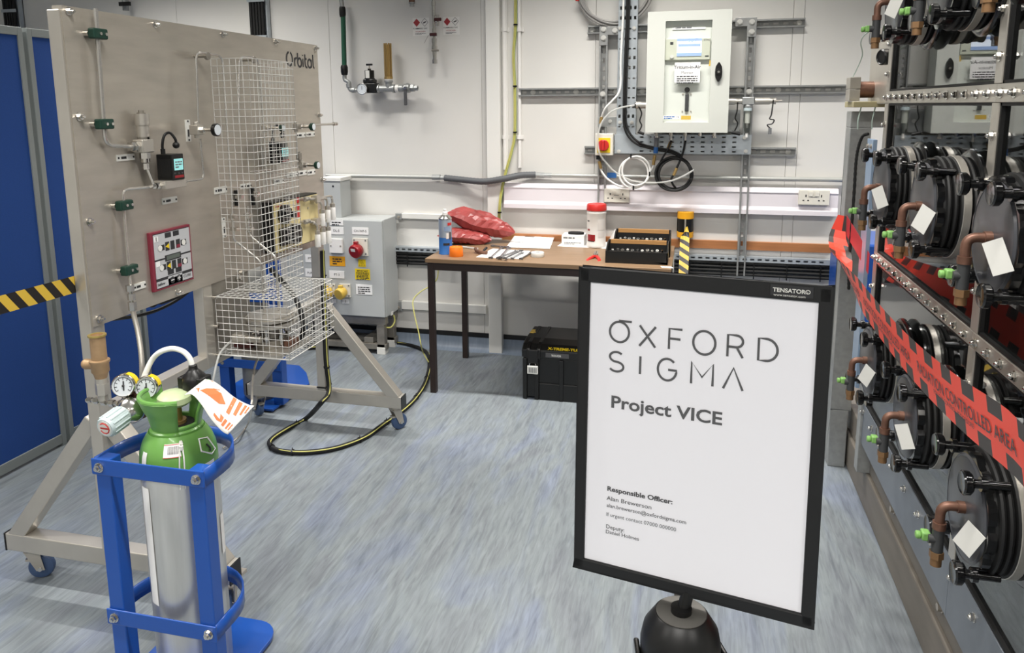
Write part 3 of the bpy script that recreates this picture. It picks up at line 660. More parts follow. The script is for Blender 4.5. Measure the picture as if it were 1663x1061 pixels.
c = W(631.5, 143.5, d); m.cyl(c, c+Z1*.042, .02); m.cyl(c+Z1*.034, c+Z1*.046, .026); m.build('tee', 'galv', t)
m = MB(); m.cyl(W(643, 144, d), W(648, 144, d), .0235); m.cyl(c+Z1*.046, c+Z1*.054, .024); m.build('thread_seal', 'white_plastic', t)
m = MB(); z0 = c+Z1*.054; m.cyl(z0, z0+Z1*.014, .027, n=8); m.cyl(z0+Z1*.014, z0+Z1*.2, .018)
for i in range(8): a = 2*PI*i/8; q = V((.02*math.cos(a), .02*math.sin(a), 0)); m.cyl(z0+q+Z1*.012, z0+q+Z1*.207, .0048, n=6)
m.build('relief_valve', 'brass', t)
m = MB(); a = W(648, 143.5, d); u = X1; m.lathe(a, u, [(0, 0), (.021, 0), (.021, .026), (.016, .028), (.016, .036), (.027, .04), (.027, .068), (.018, .073), (.018, .08)], 14); m.lathe(a+u*.078, u, [(0, 0), (.023, 0), (.023, .018), (.016, .018), (.016, .04), (.012, .04), (.012, .012)], 6, sm=False); c2 = a+u*.054
m.cyl(c2, c2-Y1*.03, .012); m.cyl(c2+Z1*.02, c2+Z1*.03, .007); m.build('ball_valve', 'galv', t)
m = MB(); h0 = c2-Y1*.03; m.obox(h0+V((-.003, 0, -.045)), X1, Y1, Z1, .010, .005, .055); m.build('lever', 'ink_grey', t, bevel=.004)
m = MB(); m.cyl(h0, h0-Y1*.01, .008, n=6, sm=False); m.build('lever_nut', 'chrome', t)
# pipe stub
t = thing('pipe_stub', W(669, 12, .06), 'short capped pipe stub at the top of the wall left of the gas signs', 'pipe')
m = MB(); a = W(669, 5, .06); m.cyl((a.x, a.y, a.z-.002), (a.x, a.y, CEIL-.01), .018); m.build('pipe', 'copper', t); m = MB(); m.cyl((a.x, a.y, a.z-.02), (a.x, a.y, a.z), .0135); m.cyl((a.x, a.y, a.z-.002), (a.x, a.y, a.z+.004), .0195); m.build('cap', 'galv', t)
# hydrogen manifold
t = thing('gas_manifold', W(707, 105, .05), 'slim steel gas line with dark red valve handles between the two gas signs', 'manifold')
m = MB(); a = W(705, 50, .05); m.cyl((a.x, a.y, wz(100, 706, .05)), (a.x, a.y, CEIL-.01), .009)
for yy, r in ((6, .0135), (14, .011), (22, .012), (49, .012), (66, .016), (72, .014), (78, .017), (86, .013), (93, .012), (100, .0155)): z = wz(yy, 706, .05); m.cyl((a.x, a.y, z-.012), (a.x, a.y, z+.012), r, n=8)
m.build('tube', 'chrome', t)
m = MB(); b = W(711, 40, .05); m.cyl((b.x, b.y, wz(42, 711, .05)), (b.x, b.y, wz(24, 711, .05)), .0085, n=8); m.cyl((b.x, b.y, wz(36, 711, .05)), (a.x, a.y, wz(36, 711, .05)), .004, n=8); m.build('branch', 'chrome', t)
for x, yy, w_ in ((711, 31.5, .022), (703.5, 56, .022)):
    c = W(x, yy, .075); m = MB(); m.box(c+V((-w_, -.006, -.009)), c+V((w_, .006, .009))); m.cyl(c, c+Y1*.025, .008); m.build('handle', mat('dark maroon', '#3d1517', .45), t, bevel=.004)
m = MB(); m.box(W(704, 82, .06)+V((-.01, -.01, -.006)), W(711, 66, .06)+V((.003, .01, -.05))); m.build('bracket', 'steel_dark', t, bevel=.002)
m = MB(); m.tube([W(696, 57, .06), W(689, 70, .02)], .0012, 5); m.build('tag_wire', 'steel_dark', t)
# gas signs
for k, (x, y) in enumerate([(683, 30), (732.5, 28.5)]):
    a = W(x, y, .0006); s = .001/ (W(x+1, y).x-W(x, y).x)*(W(x+1, y).x-W(x, y).x)**1 if False else (W(x+1, y).x-W(x, y).x)
    def L_(dx, dy, e=0): return V((a.x+dx*s, YW-.0012-e, a.z-dy*s))
    m = MB(); m.box(L_(-13, -1, -.0004), V((a.x+13.5*s, YW, a.z-26*s))); sg = tag(m.build('gas_sign', 'white_plastic', org=(a.x, YW, a.z-26*s)), ['flammable gas sign left of the slim gas manifold', 'flammable gas sign right of the slim gas manifold'][k], 'sign')
    _org[sg.name] = V((a.x, YW, a.z-26*s))
    m = MB(); m.prism([L_(-6.5, 0), L_(-1, 6), L_(-6.5, 12.3), L_(-12, 6)], (0, -.0004, 0)); m.build('red_diamond', 'red_sign', sg)
    m = MB(); c = (6.5, 6); strokes(m, [[(6.5*s, 0), (12*s, -6*s), (6.5*s, -12*s), (1*s, -6*s), (6.5*s, 0)]], L_(0, 0, .0004), X1, Z1, .7*s); m.obox(L_(6.5, 6, .0004), V((.9, 0, .4)).normalized(), Y1, V((-.4, 0, .9)).normalized(), 2.6*s, .0002, .8*s); m.build('cylinder_pictogram', 'ink', sg)
    text('FLAMMABLE GAS', L_(-12.5, 16, .0004), X1, Z1, 3.1*s, 'ink', sg, bold=.00005, sx=.98)
    text('HYDROGEN', L_(-8.3, 20.5, .0004), X1, Z1, 3.0*s, 'red_sign', sg, sx=.95)
    m = MB(); scribble(m, L_(-9, 22.8, .0004), X1, Z1, 17*s, .8*s, 2); m.build('print', 'gland', sg)

# ------------------------------------------------------------------ retractable barrier cassette and its belt
t = thing('belt_cassette', W(1113, 385, .02), 'yellow and black retractable belt cassette on the back wall', 'barrier')
c = W(1113, 364, .06); zt, zb = wz(344, 1113, .06), wz(384, 1113, .06); r = .042
m = MB(); m.box((c.x-r, YW, zb), (c.x+r, c.y, zt)); m.cyl((c.x, c.y, zb), (c.x, c.y, zt), r, n=28); m.build('body', 'black', t, bevel=.003)
for z0, z1 in ((zt-.036, zt+.002), (zb-.002, zb+.028)):
    m = MB(); m.lathe((c.x, c.y, z0), (0, 0, 1), [(0, 0), (r+.003, 0), (r+.003, z1-z0), (.02, z1-z0), (.018, z1-z0-.004), (0, z1-z0-.004)], 28); m.box((c.x-r-.003, YW, z0), (c.x+r+.003, c.y, z1)); m.build('yellow_band', 'knob_y', t)
m = MB(); m.box((c.x-.004, c.y-r-.006, zb+.03), (c.x+.004, c.y-r+.001, zt-.036)); m.build('belt_slot', 'steel', t)

# ================================================================== grey distribution cabinet on its stand
EY = 4.12
def E(x, y, d=0): return aty(x, y, EY-d)
ex1, ex0 = E(623, 430).x, E(478, 430).x-.05; ez0, ez1 = E(560, 513).z, E(580, 357).z
t = thing('distribution_cabinet', ((ex0+ex1)/2, EY+.1, 0), 'grey electrical distribution cabinet on a steel stand with red and yellow power sockets', 'cabinet')
m = MB(); m.box((ex0, EY+.02, ez0), (ex1, YW-.02, ez1)); m.build('body', 'cab_grey', t, bevel=.004)
m = MB(); m.box((ex0, EY, ez0+.004), (ex1-.003, EY+.018, ez1-.004)); dr = m.build('door', 'cab_grey', t, bevel=.003)
st = MB()
for y in (EY+.02, YW-.07):
    st.box((ex0, y, ez0-.05), (ex1-.01, y+.045, ez0)); st.box((ex0, y, .03), (ex1-.01, y+.045, .065))
    for x in (ex0+.02, ex1-.07): st.box((x, y, .03), (x+.05, y+.045, ez0-.05))
st.box((ex1-.16, EY+.03, .066), (ex1-.1, YW-.03, .1)); st.build('stand', 'steel_dark', t, bevel=.002)
for x in (ex0+.018, ex1-.072):
    for y in (EY+.018, YW-.072): m = MB(); m.box((x, y, 0), (x+.054, y+.05, .045)); m.build('foot_cap', 'tagw', t, bevel=.002)
def plate(x0, x1, y0, y1, m_, name='label_plate', th=.002, par=None):
    xm, ym = (x0+x1)/2, (y0+y1)/2; m = MB(); a = (E(x0, ym).x, EY-th, E(xm, y1).z); b = (E(x1, ym).x, EY, E(xm, y0).z); m.box(a, b)
    return m.build(name, m_, par or dr), a, b
for x0, x1, y0, y1, tx in [(536, 557.5, 357, 366, '~'), (535, 558, 368.5, 380.5, 'DL-5'), (572, 598.5, 369.5, 381, 'CH-WP-5'), (535, 559.5, 440, 452, 'PT-3'), (496, 514, 414, 426, 'PT-2'), (496, 515, 437, 449.5, 'PUMP'), (536, 546, 486, 492, ''), (556, 567, 486, 493, '3'), (578.5, 604.5, 462.5, 478.5, '~~')]:
    o, a, b = plate(x0, x1, y0, y1, 'paper')
    if tx.startswith('~'):
        m = MB(); r = 2 if tx == '~' else 4; scribble(m, (a[0]+.012, EY-.0026, b[2]-.02), X1, Z1, b[0]-a[0]-.024, .007 if r == 2 else .006, r, 2); m.build('print', 'ink', o)
    elif tx: text(tx, ((a[0]+b[0])/2, EY-.0026, (a[2]+b[2])/2-.007), X1, Z1, .02, 'ink', o, align='CENTER')
o, a, b = plate(535.5, 560.5, 416.5, 432, 'amber', 'amber_warning_plate'); m = MB(); scribble(m, (a[0]+.02, EY-.0026, b[2]-.02), X1, Z1, b[0]-a[0]-.04, .007, 3, 2.1); m.build('print', 'ink', o)
o, a, b = plate(577, 601, 437, 454.5, 'yellow_lab', 'yellow_notice'); text('IMPORTANT', ((a[0]+b[0])/2, EY-.0026, b[2]-.017), X1, Z1, .013, 'ink', o, align='CENTER', bold=.0003); m = MB(); scribble(m, (a[0]+.008, EY-.0026, b[2]-.026), X1, Z1, b[0]-a[0]-.016, .0045, 6, 1.8); m.build('print', 'ink', o)
o, a, b = plate(582, 594, 421.5, 433.5, 'yellow_lab', 'voltage_sign'); c = ((a[0]+b[0])/2, (a[2]+b[2])/2); h = (b[2]-a[2])
m = MB(); strokes(m, [[(-.42*h, -.36*h), (.42*h, -.36*h), (0, .4*h), (-.42*h, -.36*h)], [(.05*h, .16*h), (-.06*h, -.06*h), (.05*h, -.08*h), (-.03*h, -.3*h)]], (c[0], EY-.0026, c[1]), X1, Z1, .05*h); m.build('triangle', 'ink', o)
o, a, b = plate(537, 557.5, 387.5, 410, 'white_plastic', 'blank_socket_plate', .018); m = MB()
for f in (.12, .88): m.cyl((a[0]+(b[0]-a[0])*f, EY-.018, (a[2]+b[2])/2), (a[0]+(b[0]-a[0])*f, EY-.0195, (a[2]+b[2])/2), .005)
m.build('screws', 'steel', o)
def cee(x0, x1, y0, y1, cx, cy, r, m_, nm):
    o, a, b = plate(x0, x1, y0, y1, 'socket', nm, .012)
    c = E(cx, cy, .012); ax = V((-.3, -1, -.25)).normalized(); m = MB()
    m.lathe(c, ax, [(0, 0), (r*.8, 0), (r*.95, .02), (r, .022), (r, .045), (r*.92, .052), (0, .054)], 22); m.box(c+ax*.03+V((-.012, -.01, r*.8)), c+ax*.03+V((.012, .014, r*1.35)))
    m.build('hinged_cap', m_, o, bevel=.002)
    m = MB()
    for f in ((.12, .12), (.88, .12), (.12, .9), (.88, .9)): m.cyl((a[0]+(b[0]-a[0])*f[0], EY-.012, a[2]+(b[2]-a[2])*f[1]), (a[0]+(b[0]-a[0])*f[0], EY-.0135, a[2]+(b[2]-a[2])*f[1]), .005)
    m.build('screws', 'gland', o)
    return c, ax, o
c, ax, o = cee(574, 598, 387, 415, 583.5, 404.5, .042, 'red_dark', 'red_power_socket')
m = MB(); u = ax.cross(Z1).normalized(); v = u.cross(ax).normalized(); m.obox(c+ax*.0548+v*.014, u, v, ax, .016, .009, .0006); m.build('cap_label', 'tagw', o)
cee(552, 570, 461, 482, 558.5, 473, .036, 'yellow', 'yellow_power_socket'); cee(532, 545, 461, 482, 536, 473, .036, 'yellow', 'yellow_power_socket')
m = MB(); c = E(632, 509, -.1); m.box(c+V((-.015, -.01, -.012)), c+V((.02, .02, .012))); m.build('earth_bar', 'white_plastic', t, bevel=.002)
m = MB(); m.tube(spline([c+V((-.03, -.03, -.05)), c+V((-.02, -.04, -.075)), c+V((.02, -.03, -.08)), c+V((.035, 0, -.05)), c+V((.03, 0, -.01))], 6), .0045); m.build('earth_wire', 'ygreen', t)
# small trunking box standing on it
m = MB(); a, b = E(530, 355, -.06), E(549, 292, -.06); m.box((a.x-.03, EY+.06, ez1), (b.x+.012, EY+.2, b.z-.01))
t2 = thing('junction_box', (a.x, EY+.13, ez1), 'narrow upright grey box standing on top of the grey distribution cabinet', 'box'); m.build('body', 'cab_grey', t2, bevel=.002)
m = MB(); m.box((a.x-.03, EY+.055, b.z-.01), (b.x+.02, EY+.21, b.z+.012)); m.build('lid', 'white_paint', t2, bevel=.003)
m = MB(); m.cyl((b.x-.035, EY+.0605, b.z-.04), (b.x-.035, EY+.058, b.z-.04), .006); m.build('screw', 'ink', t2)

# ================================================================== table
TZ = .73; tx0, tx1, ty0, ty1 = -1.335, -.094, 3.60, 4.225
t = thing('work_table', ((tx0+tx1)/2, (ty0+ty1)/2, 0), 'brown laminate work table with dark square legs against the back wall', 'table')
m = MB(); m.box((tx0, ty0, TZ-.022), (tx1, ty1, TZ)); m.build('tabletop', 'wood_top', t, bevel=.002)
m = MB(); m.box((tx0+.03, ty0+.012, TZ-.062), (tx1-.03, ty0+.04, TZ-.022)); m.box((tx0+.03, ty1-.04, TZ-.062), (tx1-.03, ty1-.012, TZ-.022))
for x in (tx0+.012, tx1-.04): m.box((x, ty0+.012, TZ-.062), (x+.028, ty1-.012, TZ-.022))
m.build('rail', 'brown_leg', t)
for x in (tx0+.008, tx1-.04):
    for y in (ty0+.01, ty1-.04): m = MB(); m.box((x, y, 0), (x+.032, y+.032, TZ-.023)); m.build('leg', 'brown_leg', t, bevel=.002)
def T(x, y, z=TZ): return atz(x, y, z)
# earth wire below the table
t = thing('earth_wire', atz(702, 600, .01), 'thin yellow green wire dropping from under the table to the floor cable', 'cable')
m = MB(); m.tube(spline([aty(712, 432, 4.2), aty(710, 452, 4.2), aty(700, 464, 4.2), aty(683, 474, 4.15), aty(671, 488, 4.1), aty(673, 510, 4.05), aty(680, 540, 4.0), aty(684, 562, 3.95), atz(688, 574, .03), atz(696, 588, .03)], 8), .0035); m.build('sheath', 'ygreen', t)
# aerosol can
c = T(724, 412); c.z = TZ; t = thing('aerosol_can', c, 'blue and silver aerosol can standing at the left end of the table', 'can'); r = .036
m = MB(); m.lathe(c, Z1, [(0, 0), (r, 0), (r, .004), (r*.97, .006), (r*.97, .09)], 24); m.build('lower_body', 'blue_tape', t)
m = MB(); m.lathe(c, Z1, [(r*.97, .09), (r*.97, .178), (r*.93, .185)], 24); m.build('upper_body', mat('silver print', '#a9b3bf', .3, .5), t)
m = MB(); m.lathe(c, Z1, [(r*.93, .185), (r, .187), (r, .191), (r*.6, .207), (r*.45, .21), (0, .21)], 24); m.build('shoulder', 'chrome', t)
m = MB(); m.lathe(c, Z1, [(0, .21), (.014, .21), (.014, .222), (.009, .226), (.009, .238), (0, .24)], 14); m.build('nozzle', 'white_plastic', t)
vd = V((c.x, c.y, 0)).normalized()*-1; vu = V((-vd.y, vd.x, 0))
def wrap(a0, a1, z0, z1, m_, nm, rr=r*.97+.0006):
    b0 = math.atan2(vd.y, vd.x); m = MB(); m.grid(lambda u, v: c+V((rr*math.cos(b0+a0+(a1-a0)*u), rr*math.sin(b0+a0+(a1-a0)*u), z0+(z1-z0)*v)), 8, 1); return m.build(nm, m_, t)
wrap(.35, 1.1, .155, .17, 'red', 'red_logo'); wrap(.1, .5, .085, .115, 'tagw', 'pictogram'); wrap(.6, 1.0, .08, .12, 'ink_grey', 'pictogram'); wrap(-.35, .65, .05, .062, 'ink', 'dark_band'); wrap(-.2, .9, .125, .148, mat('pale print', '#8496b0', .4), 'print_band')
# orange cap
c = T(741, 416); c.z = TZ; m = MB(); m.lathe(c, Z1, [(0, 0), (.036, 0), (.037, .003), (.0345, .048), (.033, .05), (.032, .047), (0, .047)], 28); tag(m.build('orange_cap', 'orange', org=c), 'orange plastic cap standing in front of the aerosol can', 'cap')
# red bags
def bag(c, L, Wd, Hh, yaw, tilt, m_, seed, label):
    R = random.Random(seed); ph = [R.uniform(0, 6) for _ in range(8)]
    ca, sa = math.cos(yaw), math.sin(yaw); ct, stt = math.cos(tilt), math.sin(tilt)
    m = MB(); pts = {}
    def srf(sgn):
        def fn(u, v):
            x, y = (u-.5), (v-.5)
            e = max(0, (1-abs(2*x)**3.6))**.7*max(0, (1-abs(2*y)**3.2))**.7
            tail = max(0, u-.5)*2
            fold = .16*abs(math.sin(11*v+ph[2]))*tail+.09*abs(math.sin(7*u+4*v+ph[0]))+.08*abs(math.sin(9*u-8*v+ph[1]))+.05*abs(math.sin(17*u+11*v+ph[3]))-.1
            z = sgn*Hh/2*e*(1.05-.5*tail+fold*2.2) + .006*math.sin(8*u+ph[4])*(1-e) + .004*math.sin(15*v+ph[5])*(1-e)
            k = 1-.85*tail**1.15
            px_, py_ = x*L, y*Wd*k*(1+.04*math.sin(19*u+ph[6]))
            X, Z = px_*ct+z*stt, -px_*stt+z*ct
            return V((c[0]+X*ca-py_*sa, c[1]+X*sa+py_*ca, c[2]+Z))
        return fn
    f1, f2 = srf(1), srf(-1); J = {}
    def jit(f, u, v):
        k_ = (round(u, 4), round(v, 4)); edge = min(u, 1-u, v, 1-v) < .001
        if k_ not in J: J[k_] = V((R.uniform(-1, 1), R.uniform(-1, 1), R.uniform(-1, 1)))*(.0045 if not edge else .0025)
        return f(u, v)+J[k_]
    m.grid(lambda u, v: jit(f1, u, v), 20, 13, False); m.grid(lambda u, v: jit(f2, u, v), 20, 13, False)
    zmin = min(p.z for p in m.v)
    return tag(m.build('red_bag', m_), label, 'bag')
p = T(760, 396); bag((p.x-.01, p.y+.02, TZ+.04), .29, .2, .07, -.05, .08, 'bag', 3, 'lower red plastic bag lying flat on the table behind the aerosol can')
bag((p.x+.06, p.y+.09, TZ+.108), .40, .21, .1, -.08, .27, 'bag', 8, 'upper red plastic bag leaning across the other one, tail to the right')
# clear rod in front of the bags
m = MB(); m.cyl(T(742, 400, TZ+.006), T(776, 404, TZ+.006), .005, n=8); tag(m.build('clear_rod', 'clear_hose', org=T(742, 400)), 'pale thin rod lying in front of the red bags', 'rod')
def sheet(pts, m_, label, name='paper_sheet', cat='paper', grp=None, th=.001, dz=0, mark=None, scr=None):
    m = MB(); P = [T(x, y, TZ+dz) for x, y in pts]; m.prism(P, (0, 0, th)); o = tag(m.build(name, m_, org=P[0]), label, cat, grp); _org[o.name] = P[0]
    if scr:
        a, b, d = P[3], P[2], P[0]; u = (b-a).normalized(); v = (d-a).normalized(); v = (v-u*v.dot(u)).normalized(); q = MB()
        for f0, f1, l, h in scr: scribble(q, a+(b-a)*f0+(d-a)*f1+V((0, 0, th+.0004)), u, v, (b-a).length*l, h*1.9, 1)
        q.build('print', 'gland', o)
    return o
sheet([(855, 377), (898, 382), (890, 400), (843, 395)], 'paper', 'backmost white paper of the stack between the red bags and the box', grp='papers on the table', dz=.0, scr=[(.1, .8, .5, .008)])
sheet([(836, 384), (900, 386), (893, 404), (822, 402)], 'paper', 'middle white paper of the stack, printed side up', grp='papers on the table', dz=.0015, scr=[(.3, .72, .5, .009), (.2, .3, .5, .006)])
sheet([(838, 380), (880, 383), (875, 401), (825, 398)], 'paper', 'topmost white paper of the stack with a grey printed bar', grp='papers on the table', dz=.003, scr=[(.35, .75, .55, .012), (.15, .25, .5, .006)])
sheet([(800, 404), (862, 408), (846, 421), (773, 418)], 'paper', 'white paper under the spanners at the front of the table', dz=0)
sheet([(918, 391), (1000, 394), (985, 404), (905, 400)], 'paper', 'white paper under the glove box and wipes canister', dz=0)
sheet([(1072, 432.5), (1090, 433.5), (1094, 436), (1075, 434.6)], 'paper', 'small white paper scrap at the front right table edge', 'paper_scrap', dz=0)
# spanners
def spanner(x0, y0, x1, y1, w, z, label):
    a, b = T(x0, y0, TZ+z), T(x1, y1, TZ+z); d = (b-a); L = d.length; d.normalize(); s = V((-d.y, d.x, 0)); up = V((0, 0, 1))
    m = MB(); m.obox((a+b)/2, d, s, up, L/2-w*.7, w*.32, .0028)
    for p, sg in ((a, -1), (b, 1)):
        out = [p+(d*math.cos(q)+s*math.sin(q))*w*.95-up*.004 for q in [math.radians(35+290*i/12)+(0 if sg > 0 else PI) for i in range(13)]]
        inn = [p+d*sg*w*.2+(d*math.cos(q)+s*math.sin(q))*w*.42-up*.004 for q in [math.radians(35+290*i/12)+(0 if sg > 0 else PI) for i in range(12, -1, -1)]]
        vs = out+inn; n = 13
        m.add(vs+[v+up*.008 for v in vs], [(i, i+1, 2*n-2-i, 2*n-1-i) for i in range(n-1)]+[(4*n-1-i, 4*n-2-i, 2*n+i+1, 2*n+i) for i in range(n-1)]+[(i, (i+1) % (2*n), (i+1) % (2*n)+2*n, i+2*n) for i in range(2*n)])
    return tag(m.build('spanner', mat('tool steel', '#7c7d7f', .3, .6)), label, 'spanner', 'spanners on the white paper')
for i, (a, lab) in enumerate([((797, 418.5, 815, 402, .013, .006), 'leftmost long spanner on the white paper'), ((812, 418, 826, 402.5, .014, .014), 'spanner second from left, crossing the paper steeply'), ((809, 419, 838, 408, .012, .006), 'spanner third from left on the white paper'),
        ((820, 419.5, 846, 407, .014, .013), 'fourth spanner from left, laid on top of the others'), ((832, 420, 848, 411, .010, .005), 'short spanner right of the middle of the paper'), ((846, 420, 862, 411, .011, .006), 'rightmost spanner beside the white tape roll'), ((800, 399, 824, 401.5, .012, .006), 'spanner lying crosswise at the back of the white paper')]):
    spanner(*a, lab)
# white tape roll, pliers, multi tool
c = T(873, 417); c.z = TZ; m = MB(); m.lathe(c, Z1, [(.012, 0), (.033, 0), (.034, .002), (.034, .022), (.033, .024), (.012, .024), (.012, 0)], 26); tag(m.build('tape_roll', 'tagw', org=c), 'roll of white tape lying right of the spanners', 'tape')
def pliers(c, d, s, L, ms, label, name):
    c, d, s = V(c), V(d).normalized(), V(s).normalized(); t = thing(name, V((c.x, c.y, TZ)), label, 'tool')
    for k in (-1, 1):
        m = MB(); m.tube(spline([c, c-d*L*.25+s*k*L*.16, c-d*L*.6+s*k*L*.3, c-d*L*.95+s*k*L*.22], 6), [.006]*3+[.0085]*14+[.005]*2 if False else .0085, 8); m.build('handle', ms, t)
    m = MB(); m.cyl(c-Z1*.006, c+Z1*.008, .012)
    for k in (-1, 1): m.prism([c+s*k*.001, c+s*k*.012, c+d*L*.3+s*k*.008, c+d*L*.42+s*k*.002], (0, 0, .01))
    m.build('jaws', 'steel_dark', t); return t
p = T(966, 421); pliers((p.x, p.y+.03, TZ+.012), (0.05, 1, .25), (1, 0, 0), .1, 'red', 'red handled pliers lying left of the black socket trays', 'pliers')
p = T(780, 412); t = thing('multi_tool', V((p.x, p.y, TZ)), 'folded brown and steel hand tool left of the spanner paper', 'tool')
m = MB(); m.tube(spline([p+V((-.035, .03, .02)), p+V((-.02, .0, .014)), p+V((.01, -.02, .012)), p+V((.045, -.02, .01))], 5), .009); m.build('handle', 'copper', t); m = MB(); m.tube(spline([p+V((.03, .02, .03)), p+V((.02, -.005, .014)), p+V((.04, -.02, .01))], 5), .007); m.build('second_handle', 'black', t)
# glove box (tissue style) and wipes canister
a = T(912, 398.5); b = T(949, 399); m = MB(); y0, y1 = a.y, a.y+.11; h = aty(930, 383, y0).z-TZ
t = thing('glove_box', V(((a.x+b.x)/2, y0+.06, TZ)), 'white cardboard glove box with a black opening behind the wipes canister', 'box')
m.box((a.x, y0, TZ+.0014), (b.x, y1, TZ+h)); m.build('carton', 'paper', t, bevel=.001)
m = MB(); q = V(((a.x+b.x)/2+.01, y0+.055, TZ+h+.0006)); m.prism([q+V((.045*math.cos(2*PI*i/20), .026*math.sin(2*PI*i/20), 0)) for i in range(20)], (0, 0, .012)); m.build('black_gloves', 'black_soft', t)
m = MB(); scribble(m, (a.x+.01, y0-.0006, TZ+h*.7), X1, Z1, (b.x-a.x)*.85, .008, 1); scribble(m, (a.x+.015, y0-.0006, TZ+h*.25), X1, Z1, (b.x-a.x)*.75, .004, 2); m.build('print', 'gland', t)
c = T(967, 402.5); c = V((c.x, c.y+.03, TZ)); r = .0535; t = thing('wipes_canister', c, 'white wipes canister with a red lid on the table', 'canister')
H = aty(967, 331, c.y).z-TZ
m = MB(); m.lathe(c, Z1, [(0, .0015), (r*.96, .0015), (r, .008), (r*.97, .014), (r*.97, H-.055), (r, H-.052), (r, H-.044), (r*.95, H-.042), (r*.95, H-.03), (0, H-.03)], 32); m.build('tub', 'white_plastic', t)
m = MB(); m.lathe(c, Z1, [(0, H-.035), (r*1.02, H-.035), (r*1.03, H-.03), (r*1.0, H-.006), (r*.93, H), (0, H-.001)], 32); m.build('lid', 'red', t)
vd = V((-c.x, -c.y, 0)).normalized(); b0 = math.atan2(vd.y, vd.x)
def wrp(a0, a1, z0, z1, m_, nm):
    m = MB(); rr = r*.97+.0006; m.grid(lambda u, v: c+V((rr*math.cos(b0+a0+(a1-a0)*u), rr*math.sin(b0+a0+(a1-a0)*u), z0+(z1-z0)*v)), 10, 1); return m.build(nm, m_, t)
wrp(-1.1, -.12, .04, .075, 'red_dark', 'red_print'); wrp(-1.1, -.2, .036, .041, 'ink', 'black_line'); wrp(-1.1, -.75, .095, .105, 'red_dark', 'red_print'); wrp(-1.15, -.8, .145, .152, 'ink_grey', 'print'); wrp(.15, 1.0, .1, .16, mat('faint print', '#cfcbc6', .4), 'print'); wrp(.2, .9, .06, .09, mat('faint print2', '#d6d2ce', .4), 'print')
# crumpled clear packaging behind the canister
m = MB(); p = T(988, 399); R = random.Random(5)
m.grid(lambda u, v: V((p.x-.01+.1*u+.01*math.sin(7*v), p.y+.02+.1*v, TZ+.003+.07*math.sin(PI*u)*(.3+.7*v)*(1+.3*math.sin(11*u+5*v)))), 10, 8); tag(m.build('clear_packet', mat('clear film', '#d8d6d3', .2, alpha=.75)), 'crumpled clear plastic packet right of the wipes canister', 'packet')
# two black socket trays with cork liners, one behind the other
for k, (xl, xr, yb, dep, lab) in enumerate([(983, 1084, 426.5, .145, 'front black socket tray of the two on the table'), (1001, 1092, 402, .145, 'rear black socket tray of the two, behind the other one')]):
    a = T(xl, yb) if k == 0 else T(xl, 403); b = T(xr, yb+5 if k == 0 else 405); y0 = (T(983, 426.5).y+T(1084, 431.5).y)/2 if k == 0 else T(983, 426.5).y+.19
    x0, x1 = (a.x, b.x) if k == 0 else (T(983, 426).x+.02, T(1084, 431).x+.005); h = .06 if k == 0 else .085
    t = thing('socket_tray', V(((x0+x1)/2, y0+dep/2, TZ)), lab, 'tray', 'black socket trays')
    m = MB(); w_ = .006
    for q0, q1 in (((x0, y0, TZ), (x1, y0+w_, TZ+h)), ((x0, y0+dep-w_, TZ), (x1, y0+dep, TZ+h+.035)), ((x0, y0, TZ), (x1, y0+dep, TZ+.012))): m.box(q0, q1)
    for xx in (x0, x1-w_): m.prism([(xx, y0, TZ), (xx, y0+dep, TZ), (xx, y0+dep, TZ+h+.035), (xx, y0+dep*.55, TZ+h+.03), (xx, y0, TZ+h)], (w_, 0, 0))
    m.build('case', 'black', t, bevel=.0015)
    m = MB(); m.box((x0+w_, y0+w_, TZ+.012), (x1-w_, y0+dep*.9, TZ+h-.02)); m.box((x0+w_, y0+dep*.88, TZ+.012), (x1-w_, y0+dep-w_, TZ+h+.016)); m.build('insert', 'black_soft', t)
    m = MB(); m.box((x0+.012, y0+dep-.018, TZ+h+.017), (x1-.012, y0+dep-.0065, TZ+h+.037)); m.build('tan_liner', 'cork', t)
    for j in range(11):
        x = x0+.03+(x1-x0-.06)*j/10; r = .005+.005*((j*7) % 5)/5
        m = MB(); z = TZ+h-.02; m.lathe((x, y0+dep*(.5+.1*(j % 2)), z), (0, -.5, .9), [(r*.5, 0), (r, 0), (r, .02), (r*.6, .02), (r*.6, .008), (0, .008)], 10); m.build('socket', 'chrome' if j % 3 else 'zinc', t)
    m = MB(); m.cyl((x1-.06, y0+dep*.3, TZ+h-.015), (x1-.03, y0+dep*.3, TZ+h-.012), .006); m.cyl((x1-.03, y0+dep*.3, TZ+h-.02), (x1-.03, y0+dep*.3, TZ+h+.006), .005); m.build('extension_bar', 'chrome', t)

# ================================================================== black toolbox on the floor
bx0, bx1, by0, by1 = -.83, -.30, 3.65, 3.98; bh = .30
t = thing('tool_box', ((bx0+bx1)/2, (by0+by1)/2, 0), 'black rugged tool box with yellow lettering on the floor under the table', 'tool box')
m = MB(); m.box((bx0, by0, 0.008), (bx1, by1, bh-.075)); m.build('base', 'black', t, bevel=.006)
m = MB()
for x in (bx0+.0, bx0+.062, bx0+.19, bx0+.3, bx1-.11): m.box((x, by0-.012, 0), (x+.022, by0+.004, bh-.08))
m.box((bx0+.085, by0-.008, .0), (bx1-.02, by0, .09)); m.build('ribs', 'black', t, bevel=.003)
m = MB(); m.prism([(bx0-.006, by0-.01, bh-.075), (bx0-.006, by1+.01, bh-.075), (bx0-.006, by1+.01, bh-.02), (bx0-.006, by1-.03, bh), (bx0-.006, by0+.1, bh), (bx0-.006, by0+.03, bh-.01), (bx0-.006, by0-.01, bh-.035)], (bx1-bx0+.012, 0, 0)); lid = m.build('lid', 'black', t, bevel=.006)
m = MB()
